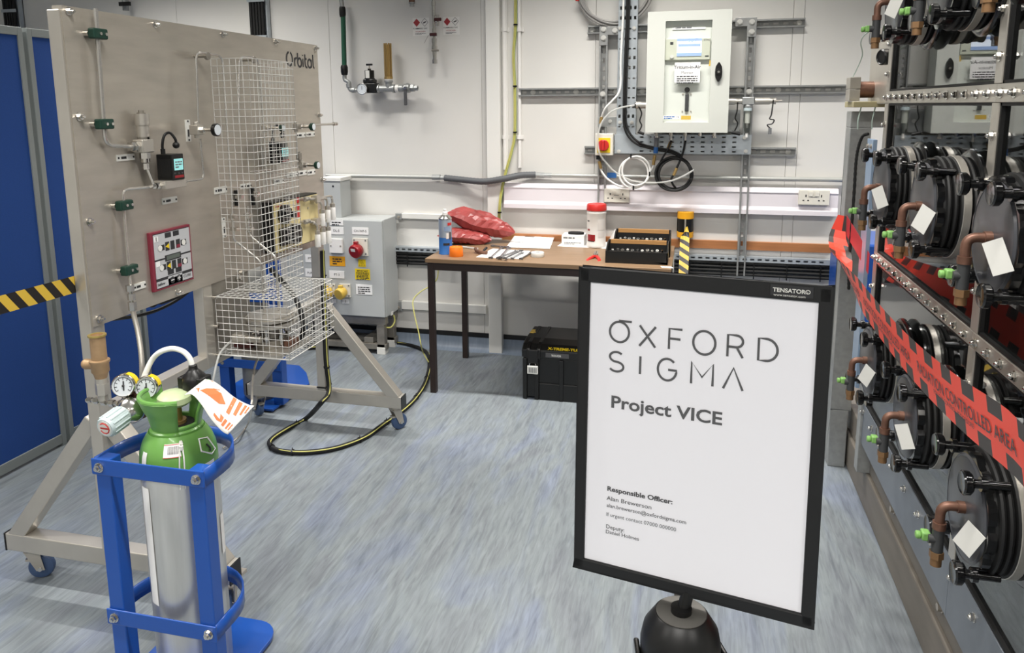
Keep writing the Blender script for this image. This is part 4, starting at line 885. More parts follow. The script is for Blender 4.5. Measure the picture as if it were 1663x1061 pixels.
for x in (bx0+.02, bx0+.075): m.prism([(x, by0-.016, bh-.08), (x, by0-.016, bh-.03), (x, by0+.03, bh-.002), (x, by1-.04, bh+.006), (x, by1-.03, bh), (x, by0+.03, bh-.012)], (.018, 0, 0))
m.build('lid_rib', 'black', t, bevel=.002)
m = MB(); m.box((bx0+.028, by0-.022, bh-.1), (bx0+.082, by0-.008, bh-.03)); m.build('latch', 'black', t, bevel=.003)
m = MB(); m.obox((bx0+.055, by0-.024, bh-.135), X1, Y1, V((0, .0, 1)), .028, .004, .022); pad = m.build('padlock_tag', 'tagw', t, bevel=.003)
m = MB()
for i in range(5): m.box((bx0+.036+i*.009, by0-.0295, bh-.148), (bx0+.0405+i*.009, by0-.0275, bh-.122))
m.build('digits', 'gland', pad); m = MB(); m.tube([(bx0+.036, by0-.024, bh-.114), (bx0+.04, by0-.024, bh-.1)], .0025, 6); m.tube([(bx0+.074, by0-.024, bh-.114), (bx0+.07, by0-.024, bh-.1)], .0025, 6); m.build('shackle', 'chrome', pad)
n_ = V((0, -.025, .04)).normalized(); vv = V((0, .04, .025)).normalized(); vv2 = V((0, .04, .025)).normalized()
text('X-TREME-TUF', V((bx0+.13, by0-.002, bh-.0295))+n_*.002, X1, vv2, .023, 'yellow_lab', lid, bold=.0008, sx=1.15)
m = MB(); m.box((bx0+.12, by0-.0125, bh-.066), (bx0+.24, by0-.009, bh-.043)); lp = m.build('lid_badge', 'ink_grey', t); text('TOUGH', (bx0+.15, by0-.0132, bh-.06), X1, Z1, .014, 'tagw', lp, bold=.0003)
m = MB(); m.box((bx0-.002, by1-.16, bh-.004), (bx0+.03, by1-.1, bh+.003)); m.build('yellow_clip', 'yellow', t, bevel=.002)

# ================================================================== stainless panel stand
XP = -1.65; PY0, PY1, PZ0, PZ1 = 1.74, 3.15, .885, 1.772
def S(x, y, p=0.): return atx(x, y, XP+p)
st = thing('gas_panel_stand', (XP, 2.45, 0), 'stainless steel gas panel on a wheeled stand with tubing, gauges and wire guards', 'panel stand')
m = MB(); m.box((XP-.003, PY0, PZ0), (XP, PY1, PZ1)); m.box((XP-.03, PY0, PZ0), (XP-.003, PY0+.003, PZ1)); pnl = m.build('panel_plate', 'steel', st)
for y, z0, z1 in ((1.76, .185, PZ1-.01), (2.265, .585, PZ0), (3.105, .185, PZ1-.01)):
    m = MB(); m.box((XP-.044, y-.026, z0), (XP-.0035, y+.026, z1)); m.build('post', 'steel_frame', st, bevel=.003)
BX0, BX1 = -2.07, -1.275
for y in (1.775, 3.105):
    m = MB(); m.box((BX0, y-.026, .128), (BX1, y+.026, .185)); bm_ = m.build('base_beam', 'steel_frame', st, bevel=.003)
    m = MB(); m.box((BX1, y-.027, .127), (BX1+.004, y+.027, .186)); m.build('end_cap', 'black', bm_); m = MB(); m.box((BX0-.004, y-.027, .127), (BX0, y+.027, .186)); m.build('end_cap', 'black', bm_)
    for x0, x1 in ((BX0+.03, XP-.054), (BX1-.03, XP-.002)):
        m = MB(); m.bar((x0, y, .17), (x1, y, .59), .05, .05, (0, 1, 0)); m.build('brace', 'steel_frame', st, bevel=.003)
m = MB(); m.box((XP-.053, 1.786, .585), (XP-.005, 3.08, .63)); m.build('rail', 'steel_frame', st, bevel=.003)
m = MB(); m.box((XP-.053, 1.786, PZ1-.06), (XP-.005, 3.08, PZ1-.012)); m.build('rail', 'steel_frame', st, bevel=.003)
m = MB(); m.box((XP-.012, 2.292, .63), (XP-.006, 2.52, PZ0)); m.build('lower_plate', 'steel_dark', st)
m = MB(); hexbolt(m, (XP-.03, 1.95, .63), Z1, .009, .02); m.build('bolt', 'steel', st)
for x, y, a in ((BX0+.035, 1.81, .5), (BX1-.045, 1.805, -1.2), (BX1-.055, 3.135, .9), (BX0+.03, 3.135, 2.6)):
    d = V((math.cos(a), math.sin(a), 0)); s = V((-d.y, d.x, 0)); c = V((x, y, .038))+d*.02
    m = MB(); m.lathe(c-s*.014, s, [(0, 0), (.026, 0), (.036, .003), (.0385, .008), (.0385, .02), (.036, .025), (.026, .028), (0, .028)], 24); wh = m.build('caster_wheel', 'tire', st)
    m = MB(); m.box((x-.045, y-.03, .117), (x+.045, y+.03, .128)); m.cyl((x, y, .1), (x, y, .118), .022)
    for k in (-1, 1): q = s*(k*.02); m.prism([V((x, y, .1))+q-d*.02, V((x, y, .1))+q+d*.022, c+q+d*.014-Z1*.005, c+q-d*.01-Z1*.005], s*(k*.003))
    m.prism([V((x, y, .1))-d*.022-s*.022, V((x, y, .1))+d*.022-s*.022, V((x, y, .1))+d*.022+s*.022, V((x, y, .1))-d*.022+s*.022], (0, 0, .004))
    m.build('caster_fork', 'steel', wh); m = MB(); m.cyl(c-s*.026, c+s*.026, .007); m.build('axle', 'chrome', wh)
    m = MB(); m.obox(c-d*.03+V((0, 0, .03)), d, s, Z1, .012, .012, .004); m.build('brake_pedal', 'steel', wh)
# bolts round the panel
for y, z in [(1.762, 1.766), (2.10, 1.766), (2.45, 1.766), (2.8, 1.765), (3.13, 1.757), (1.762, 1.478), (1.762, 1.187), (1.762, .905), (3.135, 1.465), (3.135, 1.175), (2.104, .9)]:
    m = MB(); z = min(z, PZ1-.014); hexbolt(m, (XP, y, z), X1, .0085, .012); m.cyl((XP+.01, y, z), (XP+.02, y, z), .004, n=8); m.build('panel_bolt', 'chrome', st)
def stube(pts, r=.0033, name='steel_tube', fr=.025, mt='tube_steel'): m = MB(); m.tube(fillet(pts, fr, 5), r, 8); return m.build(name, mt, st)
def nut(m, p, ax, r=.009, L=.014): m.cyl(V(p)-V(ax)*L/2, V(p)+V(ax)*L/2, r, n=6, sm=False)
def lbl(x0, x1, y0, y1, p=.004, tx=''):
    xm, ym = (x0+x1)/2, (y0+y1)/2; a = S(x0, ym, p); b = S(x1, ym, p); zt = S(xm, y0, p).z; zb = S(xm, y1, p).z
    m = MB(); m.box((XP, a.y, zb), (XP+p, b.y, zt)); o = m.build('label_plate', 'tagw', st)
    m = MB(); w_, h = b.y-a.y, zt-zb
    if w_ > h: scribble(m, (XP+p+.0006, a.y+w_*.22, zb+h*.3), Y1, Z1, w_*.56, h*.38, 1)
    else: scribble(m, (XP+p+.0006, a.y+w_*.65, zb+h*.22), Z1, -Y1, h*.56, w_*.38, 1)
    for f in ((.08, .5), (.92, .5)) if w_ > h else ((.5, .07), (.5, .93)): q = V((XP+p, a.y+w_*f[0], zb+h*f[1])); m.cyl(q, q+X1*.0015, min(w_, h)*.16, n=8)
    m.build('print', 'ink', o)
    return o
for q in [(190, 219, 250.5, 261), (264, 288, 320.5, 330.5), (217.5, 237, 459.5, 470), (302.5, 309.5, 194.5, 230), (482, 496, 215.5, 223.5), (497.5, 511, 214.5, 222), (466.5, 482.5, 279.5, 288), (484, 498, 277, 285), (499.5, 512, 275.5, 284), (445, 461, 290, 298), (349, 369, 303.5, 314), (391, 399, 299, 307), (401, 408, 297.5, 306), (361.5, 367, 353.5, 386)]: lbl(*q)
# left tube runs
p = .024
stube([S(155, 14, p), S(158, 55, p), S(168.5, 201, p), S(172, 236, p), S(214, 238.5, p)], .006, fr=.05)
m = MB(); nut(m, S(214, 238, p), Y1, .014, .016); nut(m, S(220, 238, p), Y1, .017, .014); m.cyl(S(216, 238, p), S(226, 237, p), .011); m.build('tube_fitting', 'chrome', st)
c = S(234, 237, p+.004); m = MB(); m.box(c+V((-.018, -.027, -.02)), c+V((.018, .022, .02))); m.cyl(c, c+Z1*.03, .018); vb = m.build('relief_valve', 'steel_frame', st, bevel=.003)
m = MB(); m.cyl(c+Z1*.02, c+Z1*.066, .018); m.cyl(c+Z1*.062, c+Z1*.096, .0205); m.build('spring_barrel', 'steel_frame', vb); m = MB(); m.cyl(c+Z1*.094, c+Z1*.099, .012); nut(m, c+Z1*.102, Z1, .008, .008); m.build('cap', 'steel_dark', vb)
m = MB(); nut(m, c-Z1*.028, Z1, .016, .02); m.cyl(c-Z1*.038, c-Z1*.05, .013); nut(m, c-Z1*.062, Z1, .0095, .018); m.build('tube_fitting', 'chrome', st)
t2 = S(240.5, 302, .05); stube([c-Z1*.06, V((t2.x, c.y, t2.z))], .004)
stube([S(273, 301, .045), S(200, 308.5, .026), S(200, 330, .022), S(209, 437, .022), S(212, 465, .03)], .0042, fr=.03)
m = MB(); a, b, d_ = S(211, 468, .05), S(213.5, 482, .05), S(215, 497, .05); nut(m, a, Z1, .012, .018); nut(m, b, Z1, .011, .02); m.cyl(a, d_, .006); nut(m, d_, Z1, .012, .026); m.build('tube_fitting', 'chrome', st)
for x, y, pz in ((158, 55, .024), (168.5, 201.5, .024), (201, 333.5, .022), (209.4, 438.5, .022)):
    c = S(x, y, pz); m = MB(); m.box(c+V((-.01, -.025, -.0145)), c+V((.013, .027, .0145))); cl = m.build('tube_clamp', 'green_dk', st, bevel=.004)
    m = MB(); m.cyl((XP, c.y-.02, c.z), (c.x-.008, c.y-.02, c.z), .0075); m.build('standoff', 'chrome', cl)
    m = MB()
    for q in (-.002, .018): m.cyl(c+V((.013, q, 0)), c+V((.0155, q, 0)), .0045, n=10)
    m.build('clamp_screw', 'chrome', cl)
hp = [S(215, 497, .05), S(218, 515, .055), S(224, 540, .07), S(229, 573, .09), S(230.5, 600, .1), S(230, 630, .1), S(226, 660, .12)]
m = MB(); pp = spline(hp, 14); m.tube(pp, [.0072+(.0008 if i % 2 else 0) for i in range(len(pp))], 10); m.build('braided_hose', 'steel_frame', st)
# mass flow controllers
def mfc(x0, x1, y0, y1, xf0, xf1, sx0, sx1, sy0, sy1, pz, base=True):
    a = S(xf0, (y0+y1)/2, pz); b = S(xf1, (y0+y1)/2, pz); zt = S((xf0+xf1)/2, y0, pz).z; zb = S((xf0+xf1)/2, y1, pz).z
    m = MB(); m.box((XP+.02, a.y, zb), (XP+pz, b.y, zt)); bd = m.build('flow_controller', 'black', st, bevel=.002)
    m = MB(); i = 0
    for k in range(7): y = XP+.026+k*(pz-.03)/7; m.box((y, a.y-.002, zb+.01), (y+.006, a.y, zt-.015))
    m.build('fins', 'black_soft', bd)
    s0 = S(sx0, sy1, pz); s1 = S(sx1, sy0, pz); m = MB(); m.box((XP+pz, s0.y, s0.z), (XP+pz+.001, s1.y, s1.z)); m.build('display', 'screen_teal', bd)
    m = MB(); scribble(m, (XP+pz+.0016, s0.y+.004, s1.z-.012), Y1, Z1, (s1.y-s0.y)*.8, .004, 3, 2); m.build('display_text', 'gland', bd)
    m = MB(); m.box((XP+pz, s0.y, zb+.006), (XP+pz+.001, s1.y, zb+.014)); m.build('badge', 'red_dark', bd)
    m = MB()
    for f in (.2, .5, .8): m.box((XP+pz, a.y+(b.y-a.y)*f-.004, s0.z-.012), (XP+pz+.001, a.y+(b.y-a.y)*f+.004, s0.z-.007))
    m.build('keys', 'dgrey', bd)
    m = MB(); m.box((XP+.018, a.y-.03, zb-.026), (XP+pz-.004, b.y+.012, zb)); m.build('flow_block', 'steel_frame', bd, bevel=.002)
    m = MB(); top = V((XP+pz*.45, (a.y+b.y)/2-.012, zt)); m.tube(spline([top, top+V((0, 0, .03)), top+V((0.004, .008, .058)), top+V((.01, .026, .065)), top+V((.02, .036, .045)), top+V((.02, .038, .03))], 6), .0042, 8); m.cyl(top, top+Z1*.016, .007); m.build('cable', 'black', bd)
    m = MB(); m.sphere(top+V((.02, .038, .026)), .011); m.build('plug', 'black', bd)
    return bd, a, b, zt, zb
bd, a, b, zt, zb = mfc(252, 298, 250, 292, 279.5, 299, 283.5, 296, 257, 277, .075)
m = MB(); q = V((XP+.05, a.y-.04, zb-.013)); nut(m, q, Y1, .011, .02); nut(m, q-Y1*.02, Y1, .0085, .014); r_ = V((XP+.05, b.y+.022, zb-.013)); nut(m, r_, Y1, .0085, .02); m.build('tube_fitting', 'chrome', st)
v1 = S(319, 211, .05)
stube([q-Y1*.03, S(250, 303, .05)], .0042)
stube([r_, V((r_.x, S(331, 290, .05).y, r_.z)), V((v1.x, v1.y+.016, v1.z-.03))], .0035, fr=.02)
stube([V((v1.x, v1.y+.012, v1.z+.02)), S(318, 84, .05), S(361, 91, .05), S(368, 200, .05), S(377, 330, .05)], .0035, fr=.03)
stube([S(388, 200, .05), S(388.5, 92, .05), S(419, 94, .05), S(427, 190, .05), S(433, 300, .05)], .0035, fr=.03)
for x, y in ((337, 91), (412, 97)):
    c = S(x, y, .05); m = MB(); m.cyl((XP, c.y, c.z), (c.x, c.y, c.z), .006); m.cyl((c.x-.006, c.y, c.z), (c.x+.004, c.y, c.z), .013, n=8, sm=False); m.build('standoff', 'steel_dark', st)
# needle valves
def valve(x, y, pz, kx, ky, r, kc, body=.016, face='gauge_face'):
    c = S(x, y, pz); m = MB(); m.box(c+V((-body, -body, -body)), c+V((body, body, body))); nut(m, c+Z1*body*1.3, Z1, .009, .012); nut(m, c-Z1*body*1.3, Z1, .009, .012); vv_ = m.build('needle_valve', 'steel_frame', st, bevel=.002)
    L = .0; k = atx(kx, ky, c.x+.06)
    k = V((c.x+.065, c.y, c.z)); m = MB(); m.cyl(c+X1*body, c+X1*(body+.014), .011, n=6, sm=False); m.cyl(c+X1*body, k, .006); m.build('stem', 'chrome', vv_)
    m = MB(); m.lathe(k-X1*.004, X1, [(0, 0), (r*.6, 0), (r, .006), (r*1.03, .012), (r, .018), (r*.85, .0185), (0, .0185)], 22); kn = m.build('knob', kc, vv_)
    m = MB(); m.cyl(k+X1*.0145, k+X1*.0155, r*.84, n=20); m.build('knob_face', face, vv_)
    return c, k
valve(319, 211, .05, 358, 212, .0205, 'black')
for x, y in ((481, 206), (489, 268)): valve(x, y, .05, 0, 0, .0155, 'green_dk', .013)
valve(430, 208, .05, 0, 0, .013, 'green_dk', .011)
a, b = S(481, 216, .05), S(484, 250, .05); stube([a, V((a.x, a.y, b.z)), S(485, 262, .05)], .0033, fr=.01)
c = S(485.5, 254, .05); m = MB(); m.obox(c, Y1, X1, Z1, .011, .008, .014); nut(m, c+Z1*.016, Z1, .007, .01); nut(m, c-Z1*.016, Z1, .007, .01); m.build('check_valve', 'steel_dark', st, bevel=.002)
stube([S(489, 269, .05), S(418, 278, .05), S(405, 279, .05)], .0033)
a = S(492, 204, .05); m = MB(); e = V((a.x, PY1+.05, a.z)); m.cyl(a, e, .005); nut(m, e-Y1*.02, Y1, .009, .014); nut(m, e, Y1, .008, .014); m.build('outlet_tube', 'steel_frame', st)
mfc(438, 468, 231, 265, 456, 468, 458.5, 467.5, 239, 255, .075)
# inner tubes behind the guard, dropping to the pump
PC = V((-1.50, 2.405, 0))
stube([S(377, 330, .05), S(379.5, 389, .05), V((XP+.06, S(380, 389, .05).y+.012, S(380, 392, .05).z-.01)), V((PC.x-.01, PC.y-.02, S(427, 425, .14).z)), V((PC.x-.01, PC.y-.02, .752))], .0045, fr=.02)
stube([S(402, 335, .05), S(405, 383, .05), V((PC.x+.01, PC.y+.045, S(444, 419, .16).z)), V((PC.x+.01, PC.y+.045, .752))], .0045, fr=.02)
for x, y in ((377, 352), (402, 350), (380, 372), (404, 372), (388, 320), (415, 315)):
    m = MB(); c = S(x, y, .05); nut(m, c, Z1, .008, .022); m.box(c+V((-.012, -.007, -.006)), c+V((.014, .012, .006))); m.build('tube_fitting', 'chrome', st)
for x, y0, y1 in ((406, 309, 335), (432, 304, 334)):
    a = S(x, y1, .06); b = S(x, y0, .06); m = MB(); m.box((XP, a.y-.006, a.z), (XP+.012, a.y+.006, b.z)); m.build('black_bracket', 'black', st, bevel=.002)
for y in (442, 452): c = S(387, y, .0); m = MB(); hexbolt(m, c if c.z > PZ0 else V((XP-.006, c.y, c.z)), X1, .008, .02); m.build('bolt', 'chrome', st)
# flow display with crimson frame
a, b = S(247, 425, .012), S(312, 415, .012); zt, zb = S(280, 370.5, .012).z, S(284, 464, .012).z
y0, y1 = a.y, b.y; hw = y1-y0; hh = zt-zb
m = MB(); m.box((XP, y0, zb), (XP+.012, y1, zt)); ds = m.build('flow_display', 'crimson', st, bevel=.0015)
def D(u, v, e=0): return V((XP+.0125+e, y0+hw*u, zb+hh*v))
def drect(m, u0, v0, u1, v1, e=0): m.box(D(u0, v0, e-.0005), D(u1, v1, e))
m = MB(); drect(m, .06, .03, .96, .965); m.build('black_fascia', 'ink', ds)
m = MB(); drect(m, .06, .53, .96, .95, .0006); drect(m, .06, .205, .96, .5, .0006); drect(m, .06, .045, .96, .155, .0006); drect(m, .34, .045, .7, .19, .0006); m.build('grey_fascia', mat('fascia grey', '#b7b8ba', .4), ds)
m = MB()
for u, v in ((.34, .86), (.54, .86), (.34, .22), (.54, .22)): drect(m, u, v, u+.15, v+.085, .0012)
for u in (.33, .46, .6):
    for v in (.64, .3): drect(m, u, v, u+.1, v+.15, .0012)
for u in (.17, .72):
    for v in (.665, .33): drect(m, u, v, u+.14, v+.095, .0012)
drect(m, .3, .46, .7, .565, .0012); m.build('keys', 'ink', ds)
m = MB()
for u in (.2, .79):
    for v in (.71, .375): c = D(u+(.0 if u < .5 else 0), v, .0014); m.cyl(c, c+X1*.0008, .0095, n=14)
m.build('key_discs', 'tagw', ds)
m = MB()
for v in (.715, .375): m.prism([D(.335, v, .0013), D(.42, v+.045, .0013), D(.42, v-.045, .0013)], (.0006, 0, 0))
m.build('yellow_arrow', 'yellow_lab', ds)
m = MB(); drect(m, .34, .48, .67, .55, .0018); m.build('lcd', mat('lcd grey', '#5a625c', .3), ds)
m = MB()
for v in (.64, .3): drect(m, .605, v+.005, .695, v+.06, .0018)
m.build('maroon_key', 'crimson', ds)
m = MB()
for v in (.83, .41): drect(m, .075, v, .17, v+.09, .0014)
m.build('number_label', 'paper', ds); text('1', D(.1, .845, .002), Y1, Z1, .018, 'ink', ds, bold=.0006)
text('CUBE', D(.72, .09, .0014), Y1, Z1, .0125, 'ink', ds, sx=1.25); text('bellow', D(.08, .085, .0014), Y1, Z1, .0125, 'ink', ds, bold=.0003)
for k, u in enumerate((.42, .585)):
    c = D(u+.02, .115, .0012); m = MB(); m.cyl(c, c+X1*.0006, .011, n=18); m.build('round_key', 'ink', ds)
    m = MB(); m.box(c+V((.0006, -.007, -.0014)), c+V((.0012, .007, .0014)));
    if k: m.box(c+V((.0006, -.0014, -.007)), c+V((.0012, .0014, .007)))
    m.build('key_sign', 'paper', ds)
# panel logo drawn in strokes
o = S(466, 106.5, .0008); e = S(511, 108, .0008); zl = S(488, 86.5, .0008).z-o.z; LW = e.y-o.y; k = zl
def L2(pl, dx): return [(dx+x, y) for x, y in pl]
x_ = .62
P_ = [L2(arc(.46, .5, .45, .48, 100, 430, 30), 0), L2([(0, 0), (0, x_)], 1.25), L2(arc(.3, x_-.32, .3, .32, 180, 80, 8), 1.25), L2([(0, 1), (0, .3)], 1.75), L2(arc(.3, .31, .3, .31, 180, -180, 20), 1.75), L2([(0, 0), (0, x_)], 2.6), L2([(0, .82), (0, .9)], 2.6),
      L2([(0, .95), (0, .25)], 2.95), L2(arc(.25, .25, .25, .25, 180, 290, 8), 2.95), L2([(-.0, x_), (.28, x_)], 2.95), L2(arc(.3, .31, .3, .31, 0, 360, 20), 3.4), L2([(.6, 0), (.6, x_)], 3.4), L2([(0, 1), (0, .2)], 4.3), L2(arc(.2, .2, .2, .2, 180, 270, 6), 4.3)]
sx = LW/4.55; m = MB(); strokes(m, [[(a*sx, b*zl) for a, b in pl] for pl in P_], (XP+.0008, o.y, o.z), Y1, Z1, .009); m.build('lettering', 'ink', st)
# wire guards
def wmesh(o, u, v, L, Hh, r=.0013, g=.025):
    o, u, v = V(o), V(u), V(v); m = MB(); n = u.cross(v)
    for i in range(int(round(L/g))+1): q = o+u*(L*i/round(L/g)); m.tube([q, q+v*Hh], r, 4, False)
    for i in range(int(round(Hh/g))+1): q = o+v*(Hh*i/round(Hh/g))+n*r*1.5; m.tube([q, q+u*L], r, 4, False)
    return m
UY0, UY1, UX, UZ0, UZ1 = 2.365, 2.66, -1.50, .85, 1.668
for o, u, L in (((XP+.004, UY0, UZ0), X1, UX-XP-.004), ((UX, UY0, UZ0), Y1, UY1-UY0), ((XP+.004, UY1, UZ0), X1, UX-XP-.004)):
    stuff(wmesh(o, u, Z1, L, UZ1-UZ0).build('wire_guard', 'wire', st))
LY0, LY1, LX, LZ0, LZ1 = 2.295, 2.635, -1.365, .622, .836
for o, u, v, L, h in (((XP+.004, LY0, LZ0), X1, Z1, LX-XP-.004, LZ1-LZ0), ((LX, LY0, LZ0), Y1, Z1, LY1-LY0, LZ1-LZ0), ((XP+.004, LY1, LZ0), X1, Z1, LX-XP-.004, LZ1-LZ0), ((XP+.004, LY0, LZ1), X1, Y1, LX-XP-.004, LY1-LY0), ((XP+.004, LY0, LZ0), X1, Y1, LX-XP-.004, LY1-LY0)):
    stuff(wmesh(o, u, v, L, h).build('wire_guard', 'wire', st))
for z in (LZ0, (LZ0+LZ1)/2, LZ1): m = MB(); m.cyl((XP-.03, LY0-.006, z), (XP+.014, LY0-.006, z), .006); m.build('hinge_pin', 'chrome', st)
# pump inside the lower guard
m = MB(); m.box((PC.x-.1, PC.y-.11, LZ0+.003), (PC.x+.1, PC.y+.12, LZ0+.012)); m.build('tray', 'steel_frame', st)
m = MB(); m.lathe((PC.x, PC.y, .736), Z1, [(0, 0), (.088, 0), (.088, .01), (.08, .01), (.08, .018), (0, .018)], 32); m.build('chamber_lid', 'steel_frame', st)
m = MB(); m.lathe((PC.x, PC.y, .716), Z1, [(0, 0), (.095, 0), (.095, .012), (.06, .014), (.06, .02), (0, .02)], 32); m.build('chamber_flange', 'steel_frame', st)
m = MB(); m.lathe((PC.x, PC.y, LZ0+.012), Z1, [(0, 0), (.06, 0), (.06, .03), (.042, .036), (.042, .1), (0, .1)], 24); m.build('chamber_body', 'steel_dark', st)
for i in range(8): m = MB(); a = 2*PI*i/8+.3; q = V((PC.x+.066*math.cos(a), PC.y+.066*math.sin(a), 0)); m.cyl(q+Z1*(LZ0+.03), q+Z1*.718, .007); nut(m, q+Z1*.714, Z1, .012, .012); nut(m, q+Z1*.68, Z1, .011, .014); m.build('clamp_stud', 'chrome', st)
m = MB(); m.box((PC.x-.1, PC.y-.1, LZ0+.04), (PC.x-.045, PC.y-.06, LZ0+.075)); m.cyl((PC.x-.05, PC.y-.08, LZ0+.057), (PC.x+.01, PC.y-.08, LZ0+.057), .013); m.build('inlet_valve', 'steel_frame', st, bevel=.004)
m = MB(); m.box((PC.x-.12, PC.y-.06, LZ0+.012), (PC.x-.05, PC.y+.03, LZ0+.04)); m.build('heater_block', mat('rust block', '#5f3230', .5), st, bevel=.003); m = MB(); m.box((PC.x+.06, PC.y-.02, LZ0+.012), (PC.x+.09, PC.y+.05, LZ0+.035)); m.build('copper_block', 'copper', st, bevel=.003)
m = MB(); m.tube(spline([(PC.x+.09, PC.y+.05, LZ0+.02), (PC.x+.1, PC.y+.06, .7), (PC.x+.06, PC.y+.09, .78), (PC.x, PC.y+.12, .83), (PC.x-.05, PC.y+.1, .9)], 8), .01); m.build('black_hose', 'black_soft', st)
m = MB(); m.tube(spline([(PC.x-.09, PC.y-.09, .69), atx(385, 545, -1.6), atx(360, 570, -1.62), atx(352, 590, -1.62), atx(346, 620, -1.62), atx(344, 640, -1.64)], 8), .004); m.build('clear_hose', 'clear_hose', st)
m = MB(); m.tube(spline([V((PC.x+.0, PC.y-.02, LZ0)), aty(418, 585, 2.4), aty(410, 620, 2.3), aty(408, 665, 2.15), atz(402, 690, .05), atz(385, 712, .02), atz(362, 728, .01)], 10), .0042); m.build('grey_hose', 'steel_frame', st)
# cream controller with switches and white filter bottles
pz = .055; a, b = S(444.7, 370, pz), S(516.5, 352, pz); zt, zb = S(481, 320.5, pz).z, S(482, 401, pz).z
m = MB(); m.box((XP, a.y, zb), (XP+pz, b.y, zt)); bx = m.build('cream_controller', 'black', st, bevel=.002)
m = MB(); m.box((XP+pz, a.y+.004, zb+.004), (XP+pz+.003, b.y-.004, zt-.006)); m.build('cream_face', 'cream', bx)
def CQ(x, y, e=.004): return S(x, y, pz+e)
c = CQ(460.5, 348); m = MB(); m.prism([c+V((0, .05*math.cos(q)*.95, .041*math.sin(q))) for q in [PI/8+PI/4*i for i in range(8)]], (.014, 0, 0)); m.build('octagonal_dial', 'black', bx, bevel=.002)
m = MB(); m.cyl(c+V((.014, 0, 0)), c+V((.05, 0, 0)), .014); m.build('dial_shaft', 'black', bx)
c = CQ(469, 381); m = MB(); m.box(c+V((0, -.075, -.035)), c+V((.012, -.005, .035))); m.cyl(c+V((0, .02, 0)), c+V((.03, .02, 0)), .04, n=28); m.build('round_dial', 'black', bx, bevel=.002)
for y in (325.5, 337, 349): c = CQ(482.8, y); m = MB(); m.box(c+V((0, -.011, -.011)), c+V((.006, .011, .011))); m.build('red_switch', 'red', bx, bevel=.002)
m = MB(); q = CQ(447, 332.5); scribble(m, (XP+pz+.0036, a.y+.012, zt-.022), Y1, Z1, .11, .006, 1); m.build('print', 'red_sign', bx)
c = CQ(500, 338); m = MB(); m.cyl(c, c+X1*.002, .005, n=10); m.build('screw', 'steel', bx)
for k, (y, ys) in enumerate([(324, ((524, 333, 367), (533, 327.5, 361), (541, 325, 357))), (361, ((516.5, 379.5, 401), (525.3, 374.5, 397), (534, 371.5, 395)))]):
    q = CQ(494, y, .02); e = CQ(513, y-1, .02); m = MB(); m.cyl(q, e, .006); nut(m, q+Y1*.01, Y1, .011, .02); nut(m, q+Y1*.035, Y1, .009, .016); m.cyl(q-X1*.02, q, .007); m.obox(e, X1, Y1, Z1, .014, .016, .014); m.build('manifold_fitting', 'steel_frame', bx)
    for j, (bx_, yt, yb) in enumerate(ys):
        zT = None; pp_ = pz+.03+.0*j; base = S(bx_, yb, pp_); top = S(bx_, yt, pp_); base = V((base.x, base.y, base.z)); h = top.z-base.z
        if k == 0: h = S(bx_, yt+11 if j else yt+10, pp_).z-base.z
        bh_ = S(bx_, yb-21, pp_).z-base.z
        m = MB(); m.lathe(base, Z1, [(0, 0), (.0115, 0), (.0125, .003), (.0125, bh_-.004), (.0105, bh_), (0, bh_)], 16); bo = m.build('filter_bottle', 'white_plastic', bx)
        m = MB(); m.cyl(base+Z1*bh_, base+Z1*(bh_+.016), .0115, n=12); m.tube(spline([base+Z1*(bh_+.012), base+Z1*(bh_+.034), base+V((-.004, -.012, bh_+.05)), V((e.x, min(e.y, base.y-.02), base.z+bh_+.05))], 6), .005); m.build('bottle_cap', 'steel_frame', bx)
# black cable and earth wire strapped to the rear post, looping over the floor
t = thing('floor_cable', atz(470, 735, .01), 'thick black cable with thin yellow green wire looping over the floor below the gas panel', 'cable')
G_ = lambda x, y: atz(x, y, .012)
cp = [(XP+.025, 3.06, .86), (XP+.02, 3.06, .6), (XP+.02, 3.055, .35), (XP+.03, 3.05, .2), aty(521, 655, 2.9), G_(497, 680), G_(466, 697), G_(443, 712), G_(438, 722), G_(449, 731), G_(475, 735), G_(510, 734), G_(550, 727), G_(592, 711), G_(622, 690), G_(650, 670), G_(672, 650), G_(689, 625), G_(697, 598), G_(696, 578), G_(684, 567), G_(655, 559), G_(610, 556), G_(560, 560), G_(500, 566)]
sp = spline(cp, 10); m = MB(); m.tube(sp, .0115, 10); m.build('sheath', 'black_soft', t)
m = MB(); m.tube([p+V((.009, -.006, .008)) for p in sp], .0026, 6); m.build('earth_wire', 'ygreen', t)
for i in (22, 55, 85, 100, 128, 142, 162, 174, 186):
    if i < len(sp)-1: m = MB(); d_ = (sp[i+1]-sp[i]).normalized(); m.cyl(sp[i]-d_*.004, sp[i]+d_*.004, .0145, n=10); m.cyl(sp[i]+Z1*.008, sp[i]+Z1*.022, .002, n=5); m.build('cable_tie', 'black', t)
y = 3.105
for z in (S(520, 452, 0).z, .2): m = MB(); m.box((XP-.046, y-.03, z-.003), (XP+.002, y+.03, z+.003)); m.build('post_tie', 'black', st)
# cable behind the panel
m = MB(); m.tube(spline([(XP-.08, 1.9, .86), (XP-.09, 2.0, .84), (XP-.08, 2.1, .835), (XP-.07, 2.2, .85), (XP-.06, 2.28, .88)], 6), .006); m.tube(spline([(XP-.05, 2.0, .9), (XP-.06, 2.06, .86), (XP-.06, 2.14, .9)], 6), .004); m.box((XP-.06, 2.05, .87), (XP-.02, 2.16, .9)); m.build('rear_cable', 'black_soft', st)

